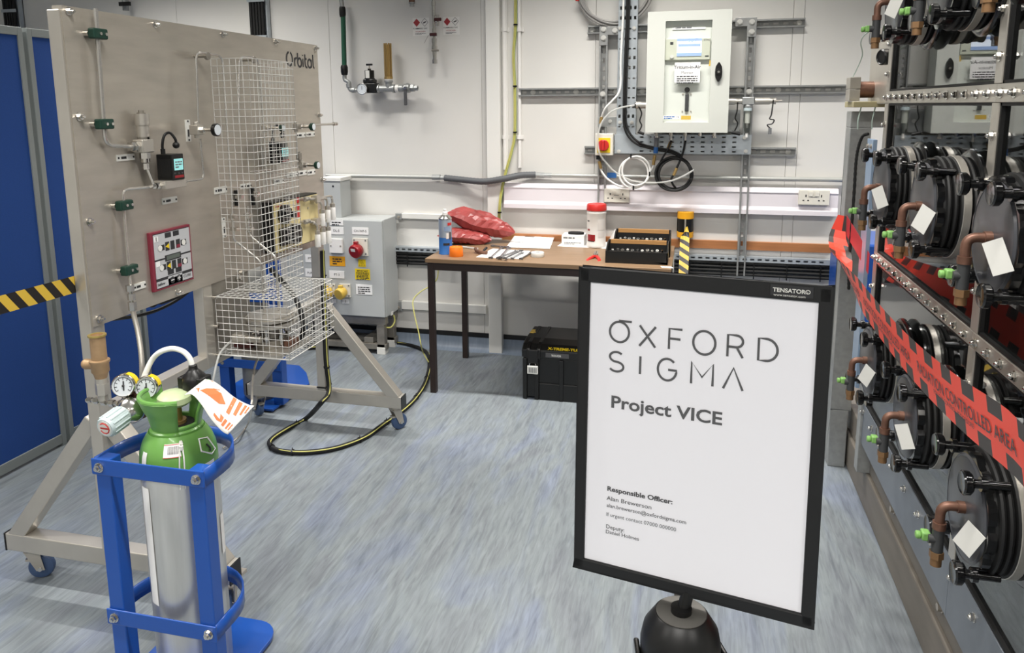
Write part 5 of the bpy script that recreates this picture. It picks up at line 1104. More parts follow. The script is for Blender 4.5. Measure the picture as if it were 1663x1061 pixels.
# ================================================================== gas cylinder in its blue trolley
d2r = math.radians
CX, CY, CR = -1.245, 1.545, .092
def K(x, y, dy=0.): return aty(x, y, CY+dy)
def kz(y): return aty(297+(y-760)*.065, y, CY).z
tr = thing('cylinder_trolley', (CX, CY, 0), 'blue enamelled cylinder trolley holding the green topped gas cylinder', 'trolley')
TX0, TX1, TY = -1.402, -1.10, 1.44
zt = .66
out = []
for (x, y), a0 in (((-1.19, 1.695), 0), ((-1.35, 1.695), 90), ((-1.35, TY+.03), 180), ((-1.19, TY+.03), 270)): out += [(x+.07*math.cos(d2r(a0+15*i)), y+.07*math.sin(d2r(a0+15*i)), .008) for i in range(7)]
m = MB(); m.prism(out, (0, 0, .012)); m.build('toe_plate', 'blue', tr, bevel=.002)
m = MB(); m.box((-1.41, TY, 0), (-1.37, TY+.05, .008)); m.box((-1.19, TY, 0), (-1.13, TY+.05, .008)); m.box((-1.3, 1.68, 0), (-1.24, 1.72, .008)); m.build('rubber_feet', 'black_soft', tr)
for x in (TX0, TX1-.042): m = MB(); m.box((x, TY, .02), (x+.042, TY+.04, zt-.004)); m.build('post', 'blue', tr, bevel=.003)
for k, z in enumerate((zt, .255)):
    h = .042; r = (TX1-TX0)/2; cx = (TX0+TX1)/2
    path = [V((TX1-.0, TY+.002, 0)), V((TX1, CY-.03, 0))]+[V((cx+r*math.cos(a), CY-.03+r*1.0*math.sin(a), 0)) for a in [PI*i/18 for i in range(1, 18)]]+[V((TX0, CY-.03, 0)), V((TX0, TY+.002, 0))]
    m = MB(); vs = []
    for p in path: vs += [p+Z1*(z-h), p+Z1*z]
    m.add(vs, [(2*i, 2*i+1, 2*i+3, 2*i+2) for i in range(len(path)-1)], True); m.build('hoop', 'blue', tr, solid=.005)
    m = MB(); m.box((TX0-.006, TY-.006, z-h), (TX1+.006, TY-.001, z)); m.build('front_bar', 'blue', tr, bevel=.003)
    for x in (TX0+.018, TX1-.014): m = MB(); hexbolt(m, (x, TY-.006, z-.021), (0, -1, 0), .0095, .009); m.cyl((x, TY-.013, z-.021), (x, TY-.02, z-.021), .005, n=8); m.build('bolt', 'chrome', tr)
gc = thing('gas_cylinder', (CX, CY, .021), 'aluminium gas cylinder with a green painted shoulder and valve guard', 'gas cylinder')
c0 = V((CX, CY, 0)); zsh = zt-.045; zn = kz(700)
m = MB(); m.lathe(c0+Z1*.021, Z1, [(0, 0), (CR*.8, 0), (CR, .025), (CR, zsh-.021)], 40); m.build('body', 'alu_cyl', gc)
dome = [(CR, zsh), (CR, zsh+.02), (CR*.97, zsh+.045), (CR*.88, zsh+.07), (CR*.72, zsh+.094), (CR*.5, zn-.005), (.038, zn), (.038, zn+.012), (0, zn+.012)]
m = MB(); m.lathe(c0, Z1, dome, 40); m.build('shoulder', 'green_cyl', gc)
bc = math.atan2(-CY, -CX)   # bearing of the open side seen from the aisle
def zr(a, z): return c0+V((a*0, 0, z))
zg0, zg1 = zn-.002, kz(640)
gp = [(.055, zg0-.006), (.059, zg0), (.0595, zg0+.014), (.054, zg0+.018), (.056, zg0+.03), (.062, zg0+.055), (.071, zg1-.025), (.077, zg1-.008), (.081, zg1), (.078, zg1+.004)]
def cup(a0, a1, prof, n=18):
    m = MB(); N = len(prof)-1
    def fn(u, v): k = min(int(v*N+1e-6), N-1); f = v*N-k; r = prof[k][0]*(1-f)+prof[k+1][0]*f; z = prof[k][1]*(1-f)+prof[k+1][1]*f; a = a0+(a1-a0)*u; return c0+V((r*math.cos(a), r*math.sin(a), z))
    m.grid(fn, n, N*2); return m
d2r = math.radians
cup(d2r(150), d2r(312), gp).build('valve_guard', 'green_cyl', gc, solid=.008)
cup(d2r(0), d2r(92), gp+[(.08, zg1+.012), (.079, zg1+.02)]).build('valve_guard', 'green_cyl', gc, solid=.008)
cup(d2r(-60), d2r(300), gp[:5], 36).build('guard_ring', 'green_cyl', gc, solid=.006)
for a0, a1, dz in ((150, 312, 0), (0, 92, .018)):
    m = MB(); m.tube([c0+V((.0795*math.cos(d2r(a)), .0795*math.sin(d2r(a)), zg1+.003+dz)) for a in [a0+(a1-a0)*i/14 for i in range(15)]], .0055, 8); m.build('guard_rim', 'green_cyl', gc)
m = MB(); m.cyl(c0+Z1*zn, c0+Z1*(zn+.03), .024); m.cyl(c0+Z1*(zn+.03), c0+Z1*(zn+.075), .015); m.build('valve_body', 'brass', gc)
m = MB(); m.lathe(c0+Z1*(zg1-.02), Z1, [(0, -.01), (.032, -.008), (.04, 0), (.04, .014), (.03, .024), (0, .028)], 20); m.build('valve_handwheel', mat('pale green cap', '#b2bf96', .4), gc)
m = MB(); m.lathe(c0+Z1*(zn+.014), Z1, [(.02, 0), (.042, 0), (.042, .008), (.02, .008)], 20); m.build('dark_ring', 'black_soft', gc)
# stickers and string on the shoulder
def dsurf(a, z, e=.0012):
    for (r0, z0), (r1, z1) in zip(dome, dome[1:]):
        if z0 <= z <= z1 and z1 > z0: r = r0+(r1-r0)*(z-z0)/(z1-z0); break
    return c0+V(((r+e)*math.cos(a), (r+e)*math.sin(a), z))
def dpatch(a0, a1, z0, z1, m_, nm, e=.0012): m = MB(); m.grid(lambda u, v: dsurf(bc+a0+(a1-a0)*u, z0+(z1-z0)*v, e), 8, 4); return m.build(nm, m_, gc)
bc = math.atan2(-CY, -CX)+PI if False else math.atan2(-CY, -CX)
dpatch(-.42, .05, zsh+.052, zsh+.082, 'paper', 'barcode_label'); m = MB()
for i in range(12): a = -.3+.026*i; m.add([dsurf(bc+a, zsh+.06, .002), dsurf(bc+a+.012, zsh+.06, .002), dsurf(bc+a+.012, zsh+.077, .002), dsurf(bc+a, zsh+.077, .002)], [(0, 1, 2, 3)])
m.build('barcode', 'ink', gc)
m = MB()
for z in (zsh+.0525, zsh+.0805): m.tube([dsurf(bc-.42+.47*i/8, z, .0016) for i in range(9)], .0009, 4)
m.build('red_border', 'red', gc)
ex = .85
m = MB(); m.tube([dsurf(bc+ex+x, z, .001) for x, z in ((-.25, zsh+.05), (-.2, zsh+.078), (.12, zsh+.072), (.3, zsh+.035), (.1, zsh+.03), (-.25, zsh+.05))], .0022, 4); m.build('sticker_outline', 'paper', gc)
m = MB(); m.tube([dsurf(bc+a, z, .002) for a, z in ((ex-.02, zsh+.06), (ex+.06, zsh+.048), (ex+.04, zsh+.04))], .002, 4); m.build('sticker_flame', 'ink', gc)
dpatch(-1.15, -.95, zsh+.012, zsh+.06, 'paper', 'white_sticker'); dpatch(.5, 1.0, zsh+.0, zsh+.016, 'paper', 'white_sticker')
m = MB(); m.tube([c0+V((.064*math.cos(a), .064*math.sin(a), zg0-.012-.008*max(0, math.cos(a-bc-.15)))) for a in [2*PI*i/30 for i in range(30)]], .0022, 6, closed=True)
for q in (0, .12): m.tube(spline([dsurf(bc+.08+q*.3, zn-.006, .003), dsurf(bc+.05+q*.4, zsh+.085, .003), dsurf(bc+.0+q*.9, zsh+.05, .003), dsurf(bc-.03+q, zsh+.005, .003), c0+V(((CR+.002)*math.cos(bc-.04+q), (CR+.002)*math.sin(bc-.04+q), zsh-.03))], 5), .0018, 5)
m.build('string', 'tagw', gc)
m = MB(); m.cyl(dsurf(bc+.07, zn-.012, .003)-Z1*.006, dsurf(bc+.07, zn-.012, .003)+Z1*.004, .005, n=8); m.build('knot', 'tagw', gc)
# side labels on the cylinder
for a0, a1, z0, z1 in ((-1.25, -.92, .27, zsh-.03), (1.1, 1.4, .36, .47)):
    m = MB(); m.grid(lambda u, v: c0+V(((CR+.0012)*math.cos(bc+a0+(a1-a0)*u), (CR+.0012)*math.sin(bc+a0+(a1-a0)*u), z0+(z1-z0)*v)), 8, 1); m.build('side_label', 'paper', gc)
# regulator with two gauges, relief valve and pale blue knob
rg = thing('pressure_regulator', K(200, 660, -.02), 'chrome pressure regulator with two gauges and a pale blue knob beside the green cylinder', 'regulator')
dyr = -.02
c = K(213, 665, dyr); kx = K(188, 683, dyr-.05); ax = (kx-c).normalized()
m = MB(); m.lathe(c-ax*.03, ax, [(0, 0), (.02, 0), (.026, .008), (.026, .02), (.034, .022), (.036, .03), (.034, .042), (.026, .052), (.02, .062), (0, .062)], 24); m.build('regulator_body', 'chrome', rg)
m = MB(); m.lathe(c-ax*.026, ax, [(.037, 0), (.0385, .003), (.0385, .008), (.037, .011), (.02, .011), (.02, 0)], 24); m.build('copper_gasket', 'copper', rg)
k0 = c+ax*.024
m = MB(); m.lathe(k0, ax, [(0, 0), (.023, 0), (.0265, .006), (.0265, .055), (.023, .062), (0, .062)], 24); u, w_ = perp(ax)
for i in range(14): a = 2*PI*i/14; m.cyl(k0+u*.0262*math.cos(a)+w_*.0262*math.sin(a)+ax*.008, k0+u*.0262*math.cos(a)+w_*.0262*math.sin(a)+ax*.055, .0026, n=6)
kb = m.build('blue_knob', 'vis', rg)
m = MB(); m.cyl(k0+ax*.062, k0+ax*.0628, .0195, n=20); m.build('knob_label', 'tagw', kb)
m = MB(); m.tube([k0+ax*.0632+u*.014*math.cos(a)+w_*.014*math.sin(a) for a in [d2r(30+35*i) for i in range(9)]], .0016, 5); m.obox(k0+ax*.0632, u, w_, ax, .012, .002, .0006); m.build('red_mark', 'red', kb)
vd = V((.60, -.76, .18)).normalized()
for x, y, dy, tilt in ((200, 627, -.03, .0), (237, 630, -.0, .0)):
    g = K(x, y, dy); fx = V((.36, -.92, .12)).normalized()
    m = MB(); m.lathe(g-fx*.03, fx, [(0, 0), (.02, 0), (.0285, .004), (.0285, .03), (.026, .033), (.026, .029), (0, .029)], 28); gs = m.build('gauge', 'chrome', rg)
    m = MB(); m.cyl(g-fx*.0008, g, .0262, n=28); m.build('gauge_face', 'gauge_face', gs)
    u, w_ = perp(fx); u = fx.cross(Z1).normalized(); w2 = u.cross(fx).normalized()
    m = MB(); m.tube([g+fx*.0004+u*.021*math.cos(a)+w2*.021*math.sin(a) for a in [d2r(-40+260*i/24) for i in range(25)]], .0007, 4); m.obox(g+fx*.0006-u*.001, w2, u, fx, .012, .0016, .0004); m.sphere(g+fx*.0005, .0035, 8)
    for i in range(9): a = d2r(-40+32.5*i); m.obox(g+fx*.0005+u*.0175*math.cos(a)+w2*.0175*math.sin(a), u*math.cos(a)+w2*math.sin(a), fx, u*-math.sin(a)+w2*math.cos(a), .0028, .0002, .0007)
    m.build('dial_marks', 'ink', gs)
    m = MB(); m.grid(lambda a, b: g-fx*(.003+.024*b)+(u*math.cos(d2r(100+75*a))+w2*math.sin(d2r(100+75*a)))*.0292, 8, 1); m.build('yellow_sticker', 'yellow_lab', gs)
    m = MB(); m.cyl(g-w2*.027-fx*.014, g-w2*.046-fx*.014, .007); m.cyl(g-w2*.03-fx*.014, g-w2*.037-fx*.014, .0095, n=6, sm=False); m.tube([g-w2*.046-fx*.014, c-ax*.01], .007, 8); m.build('gauge_stem', 'chrome', gs)
# outlet line to the left with the bronze relief valve
m = MB(); l0 = K(141, 650, dyr); l1 = K(215, 655, dyr); m.tube(spline([l0, K(158, 650, dyr), K(180, 655, dyr), l1], 6), .0062)
for x, y, r in ((146, 650, .008), (158, 651, .0095), (170, 652, .011), (182, 655, .009), (196, 657, .0105)): p = K(x, y, dyr); nut(m, p, X1, r, .013)
m.build('outlet_line', 'chrome', rg)
b = K(168, 650, dyr); z = lambda y: K(165, y, dyr).z
m = MB(); q = V((b.x, b.y, 0)); m.cyl(q+Z1*b.z, q+Z1*z(640), .012); m.cyl(q+Z1*z(640), q+Z1*z(622), .0165, n=6, sm=False); m.cyl(q+Z1*z(622), q+Z1*z(614), .0145); m.build('nipple', 'steel_frame', rg)
rv = V((K(163, 600, dyr).x, b.y, 0)); m = MB(); zz = z(614)
m.lathe(rv+Z1*zz, Z1, [(0, 0), (.014, 0), (.017, .012), (.021, .018), (.021, z(588)-zz-.004), (.024, z(588)-zz), (.024, z(585)-zz), (.018, z(584)-zz), (.018, z(548)-zz), (.0205, z(547)-zz), (.0205, z(545)-zz), (.014, z(545)-zz), (.013, z(549)-zz), (0, z(549)-zz)], 24)
a = rv+Z1*z(592); m.cyl(a, a+V((-.034, -.006, 0)), .013); m.sphere(a+V((-.034, -.006, 0)), .0135, 12); m.build('bronze_relief_valve', 'bronze', rg)
m = MB(); m.lathe(rv+Z1*z(546.5), Z1, [(.0145, 0), (.0215, 0), (.0215, .004), (.0145, .004), (.0145, 0)], 24); m.build('brass_rim', mat('bright brass', '#c9b169', .3, .8), rg)
m = MB(); p = K(196, 612, dyr); m.tube(spline([p, K(186, 620, dyr), K(184, 632, dyr)], 4), .005); m.build('white_seal', 'white_plastic', rg)
m = MB(); a = c-ax*.03; m.cyl(a, c0+Z1*(zn+.055), .011); m.cyl(a-V((0, 0, .0)), a+V((.02, .01, -.0)), .016, n=6, sm=False); m.build('inlet_stem', 'chrome', rg)
# white hose with its black end
t = thing('white_hose', K(310, 600, .04), 'white hose arching over the green cylinder into a black fitting', 'hose')
m = MB(); m.tube(spline([K(230, 625, .02), K(236, 607, .02), K(248, 583, .03), (K(262, 571, .03)), K(280, 566.5, .04), K(297, 571, .04), K(308, 582, .04), K(313, 597, .04)], 8), .0068, 12); m.build('hose', 'white_hose', t)
m = MB(); c = K(313, 592, .04); m.lathe(c, (0.03, 0, -1), [(0, 0), (.010, 0), (.011, .012), (.013, .014), (.028, .03), (.03, .04), (.03, .062), (0, .062)], 18); m.box(c+V((-.034, -.02, -.06)), c+V((.036, .022, -.03))); m.build('black_fitting', 'black', t, bevel=.003)
# safety tag
t0 = K(298, 640, -.04); 
tag_pts = [[(299, 642), (312, 641), (327, 657), (342, 680), (360, 700), (370, 706)], [(333, 616), (346, 619), (361, 629), (380, 645), (402, 657), (413, 659)]]
dep = [[-.075, -.078, -.08, -.08, -.078, -.075], [-.0, -.004, -.008, -.012, -.012, -.01]]
ra = spline([K(x, y, d) for (x, y), d in zip(tag_pts[0], dep[0])], 5); rb = spline([K(x, y, d) for (x, y), d in zip(tag_pts[1], dep[1])], 5)
def TG(u, v, e=0.):
    k = u*(len(ra)-1); i = min(int(k), len(ra)-2); f = k-i; a = ra[i]*(1-f)+ra[i+1]*f; b = rb[i]*(1-f)+rb[i+1]*f
    return a*(1-v)+b*v+V((.3, -.5, .8))*e
m = MB(); m.grid(lambda u, v: TG(u, v), 24, 8); tg = tag(m.build('safety_tag', 'tagw', solid=.0008, org=TG(0, .5)), 'white card tag with orange stripes hanging out of the green valve guard', 'tag')
def tpatch(m, pts):
    m.add([TG(u, v, .0016) for u, v in pts], [tuple(range(len(pts)))])
m = MB()
for k in range(4): tpatch(m, [(.6+.09*k, .98-.02*k), (.65+.09*k, .98-.02*k), (.72+.08*k, .46+.08*k), (.67+.08*k, .46+.08*k)])
for k in range(3): tpatch(m, [(.72+.075*k, .3), (.76+.075*k, .3), (.775+.075*k, .1), (.735+.075*k, .1)])
for P_ in ([(.06, .9), (.2, .98), (.42, .84), (.34, .72)], [(.06, .9), (.14, .8), (.38, .6), (.42, .72)], [(.34, .74), (.46, .8), (.6, .64), (.54, .5), (.36, .4), (.22, .32), (.26, .56)], [(.1, .36), (.16, .42), (.7, .3), (.72, .16), (.66, .1), (.22, .24)]): tpatch(m, P_)
m.build('orange_print', 'orange_ink', tg)
m = MB()
for i in range(9): u, v = .965-.0*i, .06+.11*i; tpatch(m, [(u-.006, v), (u+.004, v), (u+.004, v+.02), (u-.006, v+.02)])
m.build('tag_holes', 'ink_grey', tg)

# ================================================================== second blue trolley behind the stand
ty = 3.24; t2 = thing('cylinder_trolley', (-2.16, ty+.1, 0), 'second blue cylinder trolley standing behind the gas panel, half hidden', 'trolley')
for x in (-2.33, -2.03): m = MB(); m.box((x, ty, .02), (x+.055, ty+.05, .78)); m.build('post', 'blue', t2, bevel=.003)
m = MB(); m.prism([(-2.4, ty-.06, .008), (-2.4, 3.72, .008), (-2.34, 3.8, .008), (-2.2, 3.8, .008), (-2.1, 3.7, .008), (-2.0, 3.55, .008), (-2.0, ty-.06, .008)], (0, 0, .012)); m.build('toe_plate', 'blue', t2, bevel=.002)
m = MB(); m.box((-2.38, ty-.05, 0), (-2.32, ty, .008)); m.box((-2.08, ty-.05, 0), (-2.02, ty, .008)); m.box((-2.3, 3.7, 0), (-2.2, 3.76, .008)); m.build('rubber_feet', 'black_soft', t2)
for z in (.2, .55): m = MB(); m.box((-2.335, ty-.008, z), (-1.975, ty-.002, z+.045)); m.build('front_bar', 'blue', t2, bevel=.002); m = MB(); hexbolt(m, (-2.305, ty-.008, z+.022), (0, -1, 0)); hexbolt(m, (-2.005, ty-.008, z+.022), (0, -1, 0)); m.build('bolt', 'chrome', t2)
g2 = thing('gas_cylinder', (-2.152, ty+.1, .021), 'plain grey gas cylinder in the second blue trolley behind the gas panel', 'gas cylinder')
m = MB(); m.lathe((-2.152, ty+.1, .021), Z1, [(0, 0), (.08, 0), (.094, .02), (.094, .62), (.085, .67), (.05, .72), (.03, .74), (.03, .76), (0, .76)], 32); m.build('body', 'grey_drum', g2); m = MB(); m.cyl((-2.152, ty+.1, .75), (-2.152, ty+.1, .8), .016); m.build('valve', 'brass', g2)

# ================================================================== glovebox along the right side
GX = .635; GY0, GY1 = .95, 2.88; GZ0, GZ1 = .262, 2.06
gb = thing('glovebox', (1.05, 1.9, 0), 'stainless glovebox with bolted window frames and three rows of black glove ports', 'glovebox')
BEAMS = [(GZ0, .415), (.947, .985), (1.502, 1.542), (2.02, 2.06)]
MULL = [(GY1-.045, GY1), (1.848, 1.89), (GY0, GY0+.04)]
# base: two tan steel sections
m = MB(); m.box((.657, .75, 0), (1.5, 3.7, .142)); m.build('base_section', 'tan_pl', gb, bevel=.006)
m = MB(); m.box((.668, .75, .1425), (1.45, 3.7, .25)); m.build('base_section', 'tan_pl', gb, bevel=.006)
for y in (3.05, 2.5, 2.0, 1.5): m = MB(); hexbolt(m, (.668, y, .2), (-1, 0, 0), .011, .014); m.build('bolt', 'steel', gb)
# carcass behind the windows
m = MB(); m.box((GX+.55, GY0, GZ0), (GX+.56, GY1, GZ1)); m.box((GX+.02, GY0, GZ0), (GX+.56, GY1, GZ0+.01)); m.box((GX+.02, GY0, GZ1-.01), (GX+.56, GY1, GZ1)); m.build('carcass', 'grey_in', gb)
m = MB(); m.box((GX+.012, GY1-.006, GZ0), (GX+.56, GY1, GZ1)); m.box((GX+.012, GY0, GZ0), (GX+.56, GY0+.006, GZ1)); m.build('end_plate', 'steel', gb)
m = MB(); m.box((GX+.02, GY0, .955), (GX+.5, GY1, .97)); m.build('inner_shelf', 'dark_in', gb)
for y, r in ((1.62, .05), (2.55, .03), (2.2, .04)): m = MB(); m.cyl((GX+.3, y, .97), (GX+.3, y, 1.4), r); m.build('inner_vessel', 'steel_dark', gb)
for z0, z1 in zip([b[1] for b in BEAMS], [b[0] for b in BEAMS[1:]]):
    for (a, _), (_, b) in zip(MULL[1:], MULL): pass
    for y0, y1 in ((MULL[1][1], MULL[0][0]), (MULL[2][1], MULL[1][0])):
        m = MB(); m.box((GX+.008, y0-.02, z0-.012), (GX+.012, y1+.02, z1+.012)); m.build('window_pane', 'pane', gb)
        m = MB(); g_ = .007
        for a, b in (((y0, z0), (y0+g_, z1)), ((y1-g_, z0), (y1, z1)), ((y0, z0), (y1, z0+g_)), ((y0, z1-g_), (y1, z1))): m.box((GX-.001, a[0], a[1]), (GX+.0079, b[0], b[1]))
        m.build('gasket', 'black_soft', gb)
segs = [(MULL[1][1]-.021, GY1), (GY0, MULL[1][1]-.021)]
for k, (z0, z1) in enumerate(BEAMS):
    for y0, y1 in segs:
        m = MB(); m.box((GX-.004, y0+.0008, z0), (GX+.0075, y1-.0008, z1)); m.build('frame_beam', 'steel_frame' if k else 'strip', gb, bevel=.0015)
for y0, y1 in MULL:
    for (a, _), (_, b) in zip([(x[1], 0) for x in BEAMS], [(0, x[0]) for x in BEAMS[1:]]):
        m = MB(); m.box((GX-.004, y0, a+.0008), (GX+.0075, y1, b-.0008)); m.build('frame_mullion', 'steel_frame', gb, bevel=.0015)
bm0 = MB(); hexbolt(bm0, (0, 0, 0), (-1, 0, 0), .0085, .009); bm0.sphere((-.009, 0, 0), .006, 8)
fb = bm0.build('frame_bolt', 'chrome', gb); fb.location = V((GX-.004, 2.8, 1.522))-_org[gb.name]; _org0 = _org[gb.name]
fb.data.transform(Matrix.Translation(_org0)); 
def fbolt(p):
    o = fb.copy(); C.objects.link(o); o.parent = gb; o.location = V(p)-_org0
for zc in (1.522, .966, .383, 2.04):
    n_ = int((GY1-GY0)/.072)
    for i in range(n_+1):
        if zc == .383 and i % 2: continue
        y = GY0+.02+(GY1-GY0-.04)*i/n_; fbolt((GX-.004, y, zc))
for y0, y1 in MULL:
    for z in (.5, .62, .74, .86, 1.08, 1.2, 1.33, 1.43, 1.6, 1.7, 1.82, 1.94): fbolt((GX-.004, (y0+y1)/2, z))
m = MB(); m.box((GX-.012, GY1-.02, .145), (GX+.04, GY1+.03, GZ0+.4)); m.build('corner_leg', 'galv', gb, bevel=.002)
# glove ports
PYS = [1.525, 1.975, 2.405]; PZS = [.727, 1.258, 1.785]
def port(y, z, k):
    c = V((GX-.004, y, z)); pt = MB(); A = V((-1, 0, 0))
    pt.lathe(c, A, [(.10, 0), (.135, 0), (.135, .006), (.128, .012), (.118, .014), (.10, .014), (.10, 0)], 40); o = pt.build('glove_port', 'black_gloss', gb)
    m = MB(); pr = [(.112, .012)]
    for i in range(5): h = .016+i*.0135; pr += [(.1185, h), (.1205, h+.004), (.1185, h+.008), (.111, h+.011)]
    m.lathe(c, A, pr+[(.11, .085), (.1, .085)], 40); m.build('bellows', 'black_soft', o)
    m = MB(); m.lathe(c, A, [(.1206, .030), (.1218, .031), (.1218, .046), (.1206, .047)], 40); m.build('steel_band', 'steel_frame', o)
    m = MB(); n = 40; pr = []
    vs = [];
    out = [(.1125+.003*(1 if (i % 5) < 3 else -1)) for i in range(60)]
    ring = [V((0, r*math.cos(2*PI*i/60), r*math.sin(2*PI*i/60))) for i, r in enumerate(out)]
    m.prism([c+A*.083+p for p in ring], A*.015); m.build('cover_rim', 'black_gloss', o); m = MB(); m.lathe(c, A, [(.1, .098), (.104, .098), (.100, .1015), (.098, .1005), (.0955, .1012), (0, .1012)], 40); m.build('cover', mat('port cover', '#404145', .32, coat=.12), o)
    for sy, sz in ((1, 1), (-1, 1), (-1, -1), (1, -1)):
        q = c+V((0, sy*.082, sz*.09)); m = MB(); m.cyl(q+A*.06, q+A*.125, .0085, n=10); m.cyl(q+A*.098, q+A*.108, .014, n=10); m.lathe(q, A, [(0, .122), (.018, .122), (.022, .126), (.0225, .136), (.02, .139), (.017, .138), (0, .1385)], 20); m.build('clamp_knob', 'black_gloss', o)
    # copper elbow with the green tapped valve
    e0 = c+A*.10; e1 = e0+A*.042
    m = MB(); m.tube(fillet([e0, e1, e1-Z1*.05], .024, 6), .0092, 12); m.cyl(e0, e0+A*.014, .012); m.cyl(e1-Z1*.036, e1-Z1*.05, .0125); m.build('copper_elbow', 'copper', o)
    m = MB(); m.cyl(e1-Z1*.05, e1-Z1*.098, .011); m.cyl(e1-Z1*.073, e1-Z1*.073+V((0, -.0, 0))+A*.018, .009); m.build('valve_body', 'dgrey', o)
    m = MB(); m.cyl(e1-Z1*.098, e1-Z1*.112, .0135, n=6, sm=False); m.cyl(e1-Z1*.112, e1-Z1*.128, .0105); m.build('brass_end', 'bronze_dk', o)
    g = e1-Z1*.073+A*.016+V((0, .008, 0)); m = MB(); m.box(g+V((-.012, -.008, -.008)), g+V((.004, .012, .01))); m.cyl(g+V((-.012, .002, 0)), g+V((-.022, .002, 0)), .008); m.build('green_tap', 'lime', o, bevel=.003)
    q = c+A*.117+V((0, -.082, -.02)); u = V((.60, -.80, 0)); a = .45*(-1)**k; uu = u*math.cos(a)+Z1*math.sin(a); v = Z1*math.cos(a)-u*math.sin(a)
    m = MB(); m.obox(q, uu, v, uu.cross(v).normalized(), .0195, .03, .0005); m.build('paper_tag', 'tagw', o)
k = 0
for z in PZS:
    for y in PYS: k += 1; port(y, z, k)
# antechamber end: stainless block, copper pipe, frame and leg
m = MB(); m.box((.655, GY1+.002, 1.50), (.86, 3.28, 1.72)); m.box((.66, GY1+.002, 1.60), (.83, 3.2, 1.78)); blk = m.build('antechamber', 'steel_frame', gb, bevel=.003)
m = MB(); m.cyl((.60, 3.2, 1.555), (.66, 3.2, 1.555), .031, n=20); m.build('copper_pipe', 'copper', gb)
for z in (1.512, 1.558): m = MB(); m.box((.565, 3.16, z), (.603, 3.24, z+.044)); m.build('flange_plate', 'steel_frame', gb, bevel=.002)
m = MB(); m.box((.575, 3.12, 1.488), (.86, 3.3, 1.51)); m.build('tray_plate', mat('yellowed plate', '#a79e7b', .45, .3), gb, bevel=.002)
m = MB(); m.box((.583, 3.2, 1.41), (.9, 3.29, 1.472)); m.build('frame_rail', 'galv', gb, bevel=.003)
m = MB(); m.box((.583, 3.2, .25), (.66, 3.29, 1.41)); m.box((.583, 3.2, 0), (.65, 3.29, .25)); m.build('frame_leg', 'galv', gb, bevel=.003)
m = MB(); m.lathe((.655, 2.98, 1.665), (-.9, -.4, -.05), [(0, 0), (.026, 0), (.028, .01), (.028, .03), (.024, .034), (.021, .03), (0, .03)], 20); vp = m.build('viewport', 'black', gb); ax = V((-.9, -.4, -.05)).normalized(); m = MB(); m.cyl(V((.66, 2.98, 1.665))+ax*.031, V((.66, 2.98, 1.665))+ax*.033, .019); m.build('viewport_glass', 'gauge_face', vp)
m = MB(); m.box((.612, 2.925, .45), (.626, 3.02, 1.375)); m.build('side_panel', mat('pale blue panel', '#8296ad', .3), gb, bevel=.001)
m = MB()
for y in (2.95, 3.0): hexbolt(m, (.612, y, 1.35), (-1, 0, 0), .007, .006)
m.build('panel_bolts', 'steel', gb)
m = MB()
for q in range(2): m.tube(spline([(.66-.05*q, 3.16, 1.49), (.65-.05*q, 3.15, 1.44), (.652-.05*q, 3.155, 1.405)], 5), .0025, 6)
m.tube(spline([aty(1383, 130, 3.2), aty(1400, 92, 3.1), aty(1398, 70, 3.0), aty(1405, 56, 2.9), aty(1425, 45, 2.8)], 8), .0022, 6); m.build('thin_hose', mat('pale green tube', '#b7c9c0', .4), gb)
m = MB(); pts = spline([(.63, 3.1, 1.39), (.612, 3.12, 1.375), (.60, 3.13, 1.30), (.6, 3.13, 1.15), (.6, 3.13, .9), (.605, 3.13, .78)], 14); m.tube(pts, [.0052+(.0012 if i % 2 else 0) for i in range(len(pts))], 8); m.build('twisted_cable', 'black_soft', gb)
m = MB(); m.box((.70, 3.72, 0), (1.2, 4.15, .86)); tb = thing('blue_case', (.95, 3.93, 0), 'blue upright case standing between the glovebox base and the back wall', 'case'); m.build('shell', 'blue', tb, bevel=.01); m = MB(); m.box((.697, 3.74, .52), (.70, 3.84, .58)); m.build('latch', 'black', tb)

# barrier tape along the glovebox
def ribbon(path, sides, w, u0, cell, taper=0):
    """red tape with dark blocks along both edges; returns surface function and red / dark builders"""
    N = len(path)-1; cum = [0]
    for a, b in zip(path, path[1:]): cum.append(cum[-1]+(b-a).length)
    def at(s, v, e=0.):
        s = max(0, min(cum[-1], s)); i = 0
        while i < N-1 and cum[i+1] < s: i += 1
        f = (s-cum[i])/max(1e-9, cum[i+1]-cum[i]); p = path[i]*(1-f)+path[i+1]*f; sd = (sides[i]*(1-f)+sides[i+1]*f).normalized(); d = (path[i+1]-path[i]).normalized(); n = d.cross(sd).normalized()
        wk = w*min(1, .3+s/taper) if taper else w
        return p+sd*(wk*(v-.5))+n*e
    return at, cum[-1]
def tape(t, path, sides, w, cell=.05):
    at, L = ribbon(path, sides, w, 0, cell, .3); r = MB(); n = int(L/cell)
    for i in range(n*2):
        s0, s1 = L*i/(2*n), L*(i+1)/(2*n); k = i//2
        for v0, v1, dark in ((0, .27, k % 2 == 0), (.27, .73, False), (.73, 1, k % 2 == 1)):
            r.mi = int(dark); r.add([at(s0, v0), at(s1, v0), at(s1, v1), at(s0, v1)], [(0, 1, 2, 3)])
    r.build('printed_tape', ['tape_red', 'tape_dark'], t)
    return at, L
t = thing('barrier_tape', (.48, 2.0, .9), 'red and black barrier tape slung along the front of the glovebox', 'tape')
ctr = spline([V((.574, 3.19, 1.065)), aty(1360, 385, 3.18), aty(1365, 408, 3.12), aty(1368, 432, 3.0), atx(1391, 471, .50), atx(1442, 539, .49), atx(1493, 596, .485), atx(1560, 657, .48), atx(1628, 708, .48), atx(1663, 742, .48), V((.48, .95, .99))], 10)
sd = []
